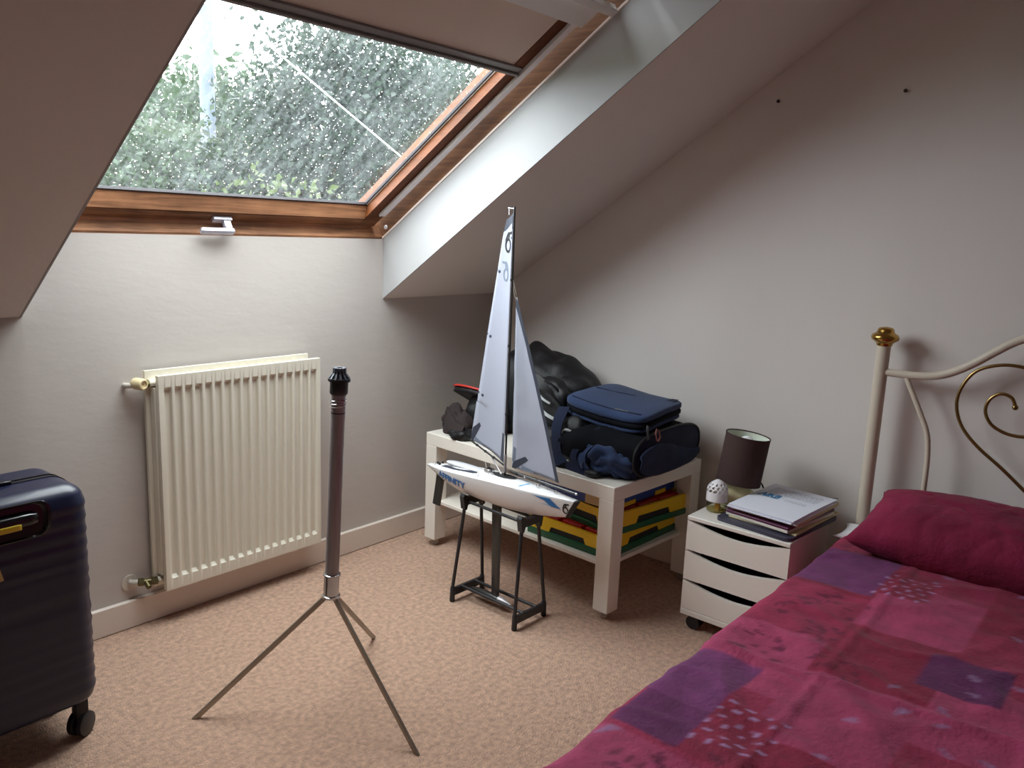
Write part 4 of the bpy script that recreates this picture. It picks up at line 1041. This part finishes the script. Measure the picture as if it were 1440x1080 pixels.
sheet('envelope', 'cream card wallet lying on the dark slate folder in the stack', 'envelope', (2.575, .952), .325, .232, NZ+.0115, .005, -4, M['cream_p'])
sheet('magazine', 'thin white magazine under the plum folder in the paper stack', 'magazine', (2.558, .960), .30, .222, NZ+.017, .009, -8, M['paper2'])
sheet('plum_folder', 'glossy plum presentation folder in the middle of the paper stack', 'folder', (2.560, .962), .305, .222, NZ+.0265, .008, -7, M['plum'])
sheet('buff_wallet', 'buff card wallet directly below the printed white papers', 'envelope', (2.588, .955), .315, .225, NZ+.035, .012, -3, M['cream_p'])
dc = thing('printed_document', 'white printed document with a blue heading on top of the stack', 'document', (2.570, .958, NZ+.0475))
Md = Matrix.Translation(Vector((2.570, .958, NZ+.0475))) @ Matrix.Rotation(math.radians(-4), 4, 'Z')
def sheetwave(z, dx, dy, rot):
    Mq = Md @ Matrix.Rotation(rot, 4, 'Z')
    def f(a, b):
        x = (a-.5)*.325; y = (b-.5)*.222
        return Mq @ Vector((x+dx, y+dy, z+.006*max(0, -x-.09)*3*0+.004*max(0, (x*.6+y-.12))*6+.002*math.sin(a*3)))
    return grid(f, 14, 10)
for k, (z, dx, dy, r) in enumerate(((.0, .004, -.003, .02), (.0035, -.003, .002, -.015), (.007, .002, .0, .01), (.0105, 0, 0, 0))):
    g = sheetwave(z, dx, dy, r); o = obj('page', g, M['paper'], dc, 0); s_ = o.modifiers.new('solid', 'SOLIDIFY'); s_.thickness = .003; s_.offset = -1
# print: the page is read from the camera side; text runs along -y
def pg(u, v, lift=.0007):
    # u: across from the left short edge seen by the camera (0..1 -> +y to -y), v: 0 near edge .. 1 far edge (x)
    a, b = v, 1-u; x = (a-.5)*.325; y = (b-.5)*.222
    return Md @ Vector((x, y, .0105+lift+.004*max(0, (x*.6+y-.12))*6+.002*math.sin(a*3)))
V, F, wd = textgeo('AIKB', .04, .1, .0022); k = .34/wd
obj('heading', ([pg(.06+v.x*k, .52+v.y/.26) for v in V], F), M['ink_b'], dc, 0)
obj('heading_bar', ([pg(*q) for q in ((.06, .495), (.41, .495), (.41, .507), (.06, .507))], [(0, 1, 2, 3)]), M['ink_b'], dc, 0)
def lines():
    V, F = [], []; rng = random.Random(5)
    for i, v in enumerate((.66, .70, .74, .79, .83, .87, .54, .50)):
        u = .5 if i > 5 else .12
        while u < (.85 if i < 6 else .8):
            L = rng.uniform(.03, .09); b = len(V); V += [pg(u, v), pg(u+L, v), pg(u+L, v+.009), pg(u, v+.009)]; F.append((b, b+1, b+2, b+3)); u += L+.014
    return V, F
obj('print_lines', lines(), M['ink'], dc, 0)
cpn = thing('bulldog_clip', 'small black bulldog clip on the far right edge of the stack', 'clip', (2.74, .86, NZ+.05))
obj('jaw', slab([(2.722, .862, NZ+.0375), (2.722, .84, NZ+.0375), (2.722, .84, NZ+.056), (2.722, .862, NZ+.056)], (.008, .0, .0)), M['blk_mt'], cpn, 0)
obj('lever', tube([(2.728, .858, NZ+.05), (2.748, .853, NZ+.056), (2.748, .842, NZ+.056), (2.728, .842, NZ+.05)], .0011, 6), M['blk_pl'], cpn)

# ---------------------------------------------------------------- bed
by1, BW, XH = .757, 1.37, 2.752
byc = by1-BW/2
bf = thing('bed_frame', 'cream tubular metal bed frame with brass scrolls and a brass finial', 'bed', (XH, byc, 0))
def mir(y): return 2*byc-y
for sg in (0, 1):
    f = (lambda y: mir(y)) if sg else (lambda y: y)
    obj('post', tube([(XH, f(.757), 0), (XH, f(.757), .992)], .0205, 24), M['bedmetal'], bf)
    obj('finial', lathe([(.018, 0), (.024, .004), (.024, .009), (.027, .013), (.040, .022), (.0425, .030), (.039, .038), (.030, .043), (.026, .047), (.025, .054), (.020, .060), (.006, .063)], (XH, f(.757), .986), 32), M['brass'], bf, 60)
    obj('rod', tube([Vector((XH, f(y), z)) for y, z in [(p.x, p.y) for p in spline([Vector((.682, .905)), Vector((.655, .85)), Vector((.625, .79)), Vector((.600, .735)), Vector((.590, .68)), Vector((.586, .60)), Vector((.586, .35))], 6)]], .0085, 12), M['bedmetal'], bf)
    sc_ = [(.20, .52), (.30, .595), (.382, .662), (.455, .716), (.505, .770), (.527, .831), (.521, .888), (.489, .943), (.430, .970), (.369, .972), (.315, .955), (.275, .915), (.262, .865), (.275, .815), (.31, .780), (.352, .768), (.395, .773), (.432, .794), (.449, .831), (.441, .866), (.416, .886), (.388, .880), (.375, .858)]
    obj('scroll', tube([Vector((XH, f(p.x), p.y)) for p in spline([Vector(q) for q in sc_], 6)], .0052, 10), M['brass_b'], bf)
    obj('scroll_ball', blob((XH, f(.374), .852), (.0085, .0085, .0085), nu=16, nv=10), M['brass_b'], bf)
rail = [(.742, .905), (.70, .905), (.651, .906), (.60, .913), (.55, .932), (.499, .965), (.448, 1.006), (.40, 1.042), (.34, 1.072), (.26, 1.095), (.17, 1.105), (byc, 1.108)]
rp_ = spline([Vector(q) for q in rail], 5); rp_ = rp_ + [Vector((mir(p.x), p.y)) for p in rp_[-2::-1]]
obj('head_rail', tube([Vector((XH, p.x, p.y)) for p in rp_], .0125, 14), M['bedmetal'], bf)
obj('lower_rail', tube([(XH, .75, .34), (XH, mir(.75), .34)], .012, 12), M['bedmetal'], bf)
for y in (.70, mir(.70)): obj('side_rail', box((.70, y-.012, .14), (XH, y+.012, .18), .003, 1), M['bedmetal'], bf, 30)
for y in (.72, mir(.72)): obj('foot_leg', tube([(.72, y, 0), (.72, y, .19)], .018, 16), M['bedmetal'], bf)
mt_ = thing('mattress', 'white mattress and base under the patterned duvet', 'mattress', (1.72, byc, .18))
obj('body', box((.71, byc-.665, .182), (2.722, byc+.665, .36), .03, 3), M['mattress'], mt_)

# duvet with printed patchwork; colours are the cloth's own print
DX0, DX1 = .60, 2.64
def noise2(x, y, s, o=0): return noise.noise(Vector((x*s+o, y*s-o, o*.37)))
def duvet():
    nx, ny = 250, 210
    Ltop = BW+.02; drop = .22
    total = Ltop+2*drop
    co = np.zeros((nx, ny, 3)); uv = np.zeros((nx, ny, 2))
    for i in range(nx):
        x = DX0+(DX1-DX0)*i/(nx-1)
        for j in range(ny):
            d = -drop + total*j/(ny-1)     # distance across, measured from the near-wall edge of the top
            wr = .006*noise2(x, d, 4, 3)+.004*noise2(x, d, 9, 7)
            # long creases
            cr = abs(noise.noise(Vector((x*2.2+d*3.5, (d-x*.5)*1.1, 2.7))))
            wr += .006*max(0, .34-cr)/.34
            cr2 = abs(noise.noise(Vector((x*5-d*2, d*4+x, 9.1)))); wr += .004*max(0, .2-cr2)/.2
            wr += .0025*noise2(x, d, 15, 11)+.006*math.exp(-((x-1.63-.02*d)/.012)**2)+.005*math.exp(-((d-.60-.03*x)/.010)**2)+.004*math.exp(-((d-.30+.02*x)/.009)**2)
            r = .035
            if d < r:      # roll over the edge facing the table
                a = min((r-d)/r, PI/2); over = max(0, r-d-r*PI/2)
                y = by1+.006-r+r*math.sin(a)+.006*noise2(x, d, 6, 1); z = .4-r+r*math.cos(a)-over
            elif d > Ltop-r:
                a = min((d-Ltop+r)/r, PI/2); over = max(0, d-Ltop+r-r*PI/2)
                y = by1+.006-Ltop+r-r*math.sin(a); z = .4-r+r*math.cos(a)-over
            else: y = by1+.006-d; z = .4
            # head end curls down on to the mattress
            e = max(0, x-(DX1-.07))/.07
            z += wr*1.3 - .030*e*e
            if d > .12: z += .012*math.sin(min(1, (d-.12)/.5)*PI/2)
            co[i, j] = (x, y, z); uv[i, j] = (x, d)
    me = bpy.data.meshes.new('duvet')
    idx = np.arange(nx*ny).reshape(nx, ny)
    q = np.stack([idx[:-1, :-1], idx[:-1, 1:], idx[1:, 1:], idx[1:, :-1]], -1).reshape(-1, 4)
    off = np.array([1.65, byc, .4])
    me.from_pydata((co.reshape(-1, 3)-off).tolist(), [], q.tolist()); me.polygons.foreach_set('use_smooth', [True]*len(q))
    ca = me.color_attributes.new('print', 'FLOAT_COLOR', 'POINT')
    X, D = uv[..., 0].ravel(), uv[..., 1].ravel()
    me.update()
    rng = np.random.RandomState(4)
    wob = np.array([.35*noise2(a, b, 20, 5)+.35*noise2(a, b, 47, 2) for a, b in zip(X, D)])
    def lc(r, g, b): return np.array(C(r, g, b)[:3])
    crim, crim2, mag, pur, pur2 = lc(136, 36, 68), lc(122, 26, 54), lc(150, 54, 88), lc(88, 32, 76), lc(102, 44, 90)
    col = np.tile(crim, (len(X), 1))
    # patchwork: rows along the bed with broken joints
    pw, ph = .30, .235
    row = np.floor(D/ph).astype(int); offs = (row*137 % 5)*.07
    cell = np.floor((X+offs)/pw).astype(int)
    key = (cell*7+row*13) % 11
    table = {0: crim2, 1: crim, 2: mag, 3: crim, 4: mag*.9, 5: crim2, 6: crim, 7: mag, 8: crim2*1.05, 9: crim, 10: mag*.95}
    for k_, c_ in table.items(): col[key == k_] = c_
    def rect(x0, x1, d0, d1, c, soft=.004):
        jx = wob*.006
        m_ = np.clip(np.minimum.reduce([X-x0, x1-X, D-d0, d1-D])/soft+.5+jx*20, 0, 1)[:, None]
        col[:] = col*(1-m_)+c*m_
    for r_ in PATCH: rect(*r_[:4], {'p': pur, 'q': pur2, 'c': crim, 'd': crim2, 'm': mag}[r_[4]])
    col *= 1.08*(1+.22*wob)[:, None]
    def ell(cx, cd, a, b, an, c, op=1.0):
        dx, dy = X-cx, D-cd; m0 = (np.abs(dx) < a*1.5) & (np.abs(dy) < a*1.5)
        dx, dy = dx[m0], dy[m0]; p = dx*math.cos(an)+dy*math.sin(an); q_ = -dx*math.sin(an)+dy*math.cos(an)
        f = np.abs(p/a)**1.5+(np.abs(q_)/b)**1.2
        k_ = np.clip((1.05-f)*4, 0, 1)[:, None]*op; col[m0] = col[m0]*(1-k_)+c*k_
    dk, li = lc(84, 14, 48), lc(158, 122, 164)
    for (x0, x1, d0, d1) in LEAFD:
        for k_ in range(int((x1-x0)*(d1-d0)*520)+3):
            ell(rng.uniform(x0, x1), rng.uniform(d0, d1), rng.uniform(.012, .02), rng.uniform(.006, .009), rng.uniform(0, PI), dk, .65)
    for (x0, x1, d0, d1) in DASH:
        n_ = 0
        for a_ in np.arange(x0, x1, .030):
            for b_ in np.arange(d0, d1, .034):
                n_ += 1
                ell(a_+rng.uniform(-.003, .003), b_+(.017 if int(round((a_-x0)/.030)) % 2 else 0), .0095, .0058, PI/2+.2, li, .9)
    for (x0, x1, d0, d1, n_) in LEAFL:
        for k_ in range(n_): ell(rng.uniform(x0, x1), rng.uniform(d0, d1), rng.uniform(.016, .024), rng.uniform(.007, .010), rng.uniform(.4, 2.6), li*.8, .6)
    ca.data.foreach_set('color', np.concatenate([np.clip(col, 0, 1), np.ones((len(X), 1))], 1).ravel())
    me.materials.append(M['duvet'])
    o = bpy.data.objects.new('duvet', me); COL.objects.link(o); o.location = off
    return tag(o, 'crimson and purple patchwork duvet with leaf print spread over the bed', 'duvet')
PATCH = [(2.13, 2.42, .0, .22, 'q'), (1.36, 1.60, -.02, .16, 'q'), (1.22, 1.36, .02, .16, 'p'), (1.75, 1.92, .42, .58, 'p'), (1.12, 1.32, .36, .52, 'p'), (1.35, 1.52, .62, .82, 'p'), (2.0, 2.3, .64, .9, 'p'), (1.0, 1.2, .60, .9, 'p'), (1.22, 1.42, .16, .28, 'd'), (2.16, 2.36, .22, .34, 'd')]
LEAFD = [(1.62, 2.1, .06, .24), (1.0, 1.25, .08, .30), (2.4, 2.58, .05, .2), (1.6, 1.75, .24, .34)]
DASH = [(1.27, 1.43, .165, .27), (2.16, 2.34, .22, .33)]
LEAFL = [(1.5, 1.8, .36, .6, 9), (1.15, 1.4, .36, .60, 6), (1.7, 2.2, .5, .8, 8), (2.3, 2.55, .3, .6, 6), (1.3, 1.55, .6, .85, 5), (1.0, 1.2, -.01, .05, 2)]
duvet()

def pillow(name, label, c, L, Wd, Hh, tilt, m, seed, loc):
    nu, nv = 60, 40; V, F = [], []
    R = Matrix.Rotation(tilt, 3, 'Y')
    for side in (1, -1):
        for i in range(nu):
            for j in range(nv):
                u, v = -1+2*i/(nu-1), -1+2*j/(nv-1)
                # corners pulled into points, edges slightly drawn in
                px_ = u*(1-.05*(1-abs(v)**3)*(abs(u) > .0)); py_ = v*(1-.04*(1-abs(u)**3))
                h = (max(0, 1-abs(u)**2.6)*max(0, 1-abs(v)**2.6))**.42
                h += .05*noise.noise(Vector((u*2.5+seed, v*3, side)))*min(1, h*2)
                cr = abs(noise.noise(Vector((u*4+seed, v*1.6, side*2)))); h -= .07*max(0, .12-cr)/.12*min(1, h*2)
                p = R @ Vector((py_*Wd/2, px_*L/2, side*h*Hh/2)); V.append(p+Vector(c))
    n = nu*nv
    for s_ in (0, 1):
        for i in range(nu-1):
            for j in range(nv-1):
                a = s_*n+i*nv+j; f = (a, a+nv, a+nv+1, a+1); F.append(f if s_ else f[::-1])
    bm = bmesh.new()
    vs_ = [bm.verts.new(v) for v in V]
    for f in F: bm.faces.new([vs_[k_] for k_ in f])
    bmesh.ops.remove_doubles(bm, verts=bm.verts[:], dist=.0005)
    return solid_top(name, frombm(bm), m, label, 'pillow', 70, loc)
pillow('pillow', 'maroon printed pillow lying at the head of the bed', (2.580, .338, .480), .735, .38, .185, math.radians(-9), M['pillow'], 3, (2.575, .385, .40))
pillow('pillow', 'white pillow mostly hidden behind the maroon pillow, its corner showing', (2.66, .46, .383), .68, .13, .05, math.radians(-4), M['wht_cl'], 9, (2.66, .46, .36))

# ---------------------------------------------------------------- suitcase
sx0, sx1, sy0, sy1, sz0, sz1 = .335, .790, 1.955, 2.215, .095, .672
sc_c = Vector(((sx0+sx1)/2, (sy0+sy1)/2, (sz0+sz1)/2))
su = thing('suitcase', 'navy blue hard shell suitcase with ribbed sides standing by the wall', 'suitcase', (sc_c.x, sc_c.y, 0))
Rs = Matrix.Translation(sc_c) @ Matrix.Rotation(math.radians(2), 4, 'Z')
def rib(p, n):
    z = p.z
    return (.0017*math.cos(z*2*PI/.034)-.0017)*(1 if abs(z) < .25 else max(0, 1-(abs(z)-.25)/.03))*(1-abs(n.z))
half = (sy1-sy0)/2
def shell(front):
    g = rbox((sx1-sx0, sy1-sy0, sz1-sz0), .052, 44, rib)
    V = []
    for v in g[0]:
        y = v.y
        if front: y = min(y, -.007)
        else: y = max(y, .007)
        V.append(Rs @ Vector((v.x, y, v.z)))
    return V, g[1]
obj('shell', shell(True), M['case'], su, 50)
obj('shell', shell(False), M['case'], su, 50)
gz = rbox((sx1-sx0-.004, .02, sz1-sz0-.004), .0095, 6)
def rr_loop(hx_, hz_, r, n=10):
    out = []
    for cx_, cz_, a0 in ((hx_-r, hz_-r, 0), (-hx_+r, hz_-r, 90), (-hx_+r, -hz_+r, 180), (hx_-r, -hz_+r, 270)):
        for k in range(n+1): a = math.radians(a0+90*k/n); out.append((cx_+r*math.cos(a), cz_+r*math.sin(a)))
    return out
lp = rr_loop((sx1-sx0)/2, (sz1-sz0)/2, .052)
def band(y0, y1, infl):
    n = len(lp); V = []
    for y in (y0, y1):
        for f in (1+infl, .97): V += [Rs @ Vector((x*f, y, z*f)) for x, z in lp]
    F = []
    for i in range(n):
        k = (i+1) % n; F += [(i, k, 2*n+k, 2*n+i), (i, n+i, n+k, k), (2*n+i, 2*n+k, 3*n+k, 3*n+i)]
    return V, F
obj('zip_band', band(-.0075, .0075, -.004), M['blk_mt'], su, 40)
obj('zip_trim', band(-.014, -.008, .006), M['blk_gl'], su, 40)
obj('zip_trim', band(.008, .014, .006), M['blk_gl'], su, 40)
# trolley handle cup in the near face
fy = -half
def S(x, y, z): return Rs @ Vector((x, y, z))
cup = [(x, z) for x, z in rr_loop(.122, .040, .026, 6)]
def cupgeo():
    n = len(cup); V = []; F = []
    lev = [(1.07, fy-.0005), (1.06, fy-.005), (1.0, fy-.006), (.97, fy-.002), (.93, fy-.0008)]
    for f, y in lev: V += [S(x*f+.0, y, z*f*1.0+.232) for x, z in cup]
    for j in range(len(lev)-1):
        for i in range(n): k = (i+1) % n; F.append((j*n+i, j*n+k, (j+1)*n+k, (j+1)*n+i))
    F.append(tuple(range((len(lev)-1)*n, len(lev)*n))[::-1]); return V, F
cu_ = obj('handle_cup', cupgeo(), M['blk_gl'], su, 40)
hg_ = obj('trolley_grip', xf(rbox((.20, .024, .030), .011, 8), Rs @ Matrix.Translation((0, fy-.008, .238))), M['blk_gl'], su, 50)
obj('grip_tag', xf(rbox((.05, .004, .014), .0019, 4), Rs @ Matrix.Translation((.035, fy-.022, .228))), M['yel_tag'], hg_, 50)
obj('top_latch', xf(rbox((.10, .014, .014), .004, 4), Rs @ Matrix.Translation((.045, -.012, (sz1-sz0)/2+.003))), M['blk_gl'], su, 50)
tg = obj('luggage_tag', ribbon([S(-.030, fy-.014, .190), S(-.025, fy-.024, .15), S(-.015, fy-.022, .110)], Vector((1, -.1, .15)), .062, .0015), M['tagp'], su)
obj('tag_loop', tube(spline([S(-.04, fy-.01, .232), S(-.034, fy-.02, .21), S(-.03, fy-.015, .190)]), .0015, 6), M['tagp'], tg)
for z in (.165, -.14):
    obj('side_foot', xf(rbox((.018, .034, .044), .008, 6), Rs @ Matrix.Translation(((sx1-sx0)/2+.004, -.035, z))), M['blk_pl'], su, 50)
for x in (-.185, .190):
    for y in (-.075, .085):
        p = Rs @ Vector((x, y, 0)); an = random.uniform(-1.0, -.75); ax = Vector((math.cos(an), math.sin(an), 0)); q = Vector((p.x, p.y, .031))
        wh = obj('wheel', join(*[tube([q+ax*(d-.0085), q+ax*(d-.006), q+ax*(d+.006), q+ax*(d+.0085)], [.027, .031, .031, .027], 28) for d in (-.0125, .0125)]), M['blk_pl'], su, 40)
        obj('wheel_fork', join(box(q+Vector((-.016, -.016, .014)), q+Vector((.016, .016, .070)), .006, 2)), M['blk_mt'], wh, 40)

# ---------------------------------------------------------------- wall screws
for i, (y, z, t) in enumerate(((1.217, 1.775, 'dark screw head in the gable wall nearer the sloping ceiling'), (.807, 1.780, 'dark screw head in the gable wall high above the bed post'))):
    solid_top('wall_screw', tube([(XW, y, z), (XW-.010, y, z), (XW-.0115, y, z), (XW-.015, y, z)], [.003, .003, .0062, .0045], 12), M['nail'], t, 'screw', 40, (XW, y, z))['group'] = 'screws left in the gable wall'

# ---------------------------------------------------------------- outside
GZ = -2.8
struct('ground', box((-60, -60, GZ-.2), (60, 60, GZ)), M['lawn'], 'garden lawn far below the skylight', 'ground')
def tree(name, label, pos, H, cr, ch, n, leaf, m, seed, gap=.0):
    rng = np.random.RandomState(seed); x, y = pos
    t = thing(name, label, 'tree', (x, y, GZ), 'trees beyond the skylight')
    top = Vector((x+.2, y, GZ+H*.8))
    tr = [tube([Vector((x, y, GZ)), Vector((x+.1, y, GZ+H*.4)), top], [.16, .11, .03], 10)]
    for k in range(9):
        a = rng.uniform(0, 2*PI); z = GZ+H*rng.uniform(.35, .75); tr.append(tube([Vector((x+.08, y, z)), Vector((x+cr*.45*math.cos(a), y+cr*.45*math.sin(a), z+.6)), Vector((x+cr*.8*math.cos(a), y+cr*.8*math.sin(a), z+1.0))], [.05, .03, .01], 7))
    obj('trunk', join(*tr), M['bark'], t)
    # clustered foliage
    nc = 90
    cen = rng.normal(size=(nc, 3)); cen /= np.linalg.norm(cen, axis=1)[:, None]; cen *= rng.uniform(.35, 1, (nc, 1))**.5
    cen = cen*np.array([cr, cr, ch/2])+np.array([x, y, GZ+H-ch/2])
    ci = rng.randint(0, nc, n); p = cen[ci]+rng.normal(size=(n, 3))*np.array([.34, .34, .26])*(cr/2.0)**.5
    # leaf: a folded pointed quad pair
    d = rng.normal(size=(n, 3)); d[:, 2] -= .3; d /= np.linalg.norm(d, axis=1)[:, None]
    e = np.cross(d, rng.normal(size=(n, 3))); e /= np.linalg.norm(e, axis=1)[:, None]; f = np.cross(d, e)
    L = leaf*rng.uniform(.7, 1.3, (n, 1)); Wd = L*.28
    v = np.stack([p-d*L*.5, p+e*Wd+f*Wd*.4, p+d*L*.5, p-e*Wd+f*Wd*.4], 1).reshape(-1, 3) - np.array([x, y, GZ])
    me = bpy.data.meshes.new('foliage'); me.vertices.add(4*n); me.vertices.foreach_set('co', v.astype(np.float32).ravel())
    idx = np.arange(4*n).reshape(n, 4); tri = np.concatenate([idx[:, [0, 1, 2]], idx[:, [0, 2, 3]]]).astype(np.int32)
    me.loops.add(tri.size); me.loops.foreach_set('vertex_index', tri.ravel()); me.polygons.add(len(tri))
    me.polygons.foreach_set('loop_start', np.arange(0, tri.size, 3, dtype=np.int32)); me.update(calc_edges=True); me.validate()
    me.materials.append(m); o = bpy.data.objects.new('foliage', me); COL.objects.link(o); o.parent = t; o['kind'] = 'stuff'
    return t
tree('tree', 'large dense dark green tree filling the middle of the skylight', (6.0, 7.6), 6.2, 1.45, 5.2, 46000, .084, M['leaf1'], 1)
tree('tree', 'dark leafy tree behind the right side of the skylight glass', (9.7, 9.4), 6.6, 2.0, 5.8, 44000, .098, M['leaf1'], 2)
tree('tree', 'paler green bushy tree at the lower left of the skylight', (4.05, 8.4), 4.95, 1.35, 3.8, 34000, .078, M['leaf2'], 3)
tree('tree', 'thin yellow green shrub in front of the other trees outside', (4.0, 5.9), 4.35, .6, 1.8, 3000, .075, M['leaf3'], 4)
tree('tree', 'distant green tree glimpsed between the nearer ones', (8.2, 15.0), 6.5, 4.2, 5.6, 36000, .19, M['leaf2'], 5)
up = thing('utility_pole', 'pale grey pole rising outside beyond the left of the skylight', 'pole', (5.49, 9.6, GZ))
obj('shaft', tube([(5.49, 9.6, GZ), (5.49, 9.6, GZ+9)], [.11, .075], 14), M['conc'], up)
obj('bracket', tube([(5.49, 9.6, GZ+8.6), (5.95, 9.5, GZ+8.7)], .02, 8), M['conc'], up)
tag(obj('overhead_cable', tube(spline([(2.4, 5.8, 3.40), (3.74, 5.8, 2.68), (5.23, 5.8, 1.91), (6.6, 5.8, 1.22)]), .007, 6), M['cable_w']), 'thin pale cable crossing in front of the trees outside', 'cable')
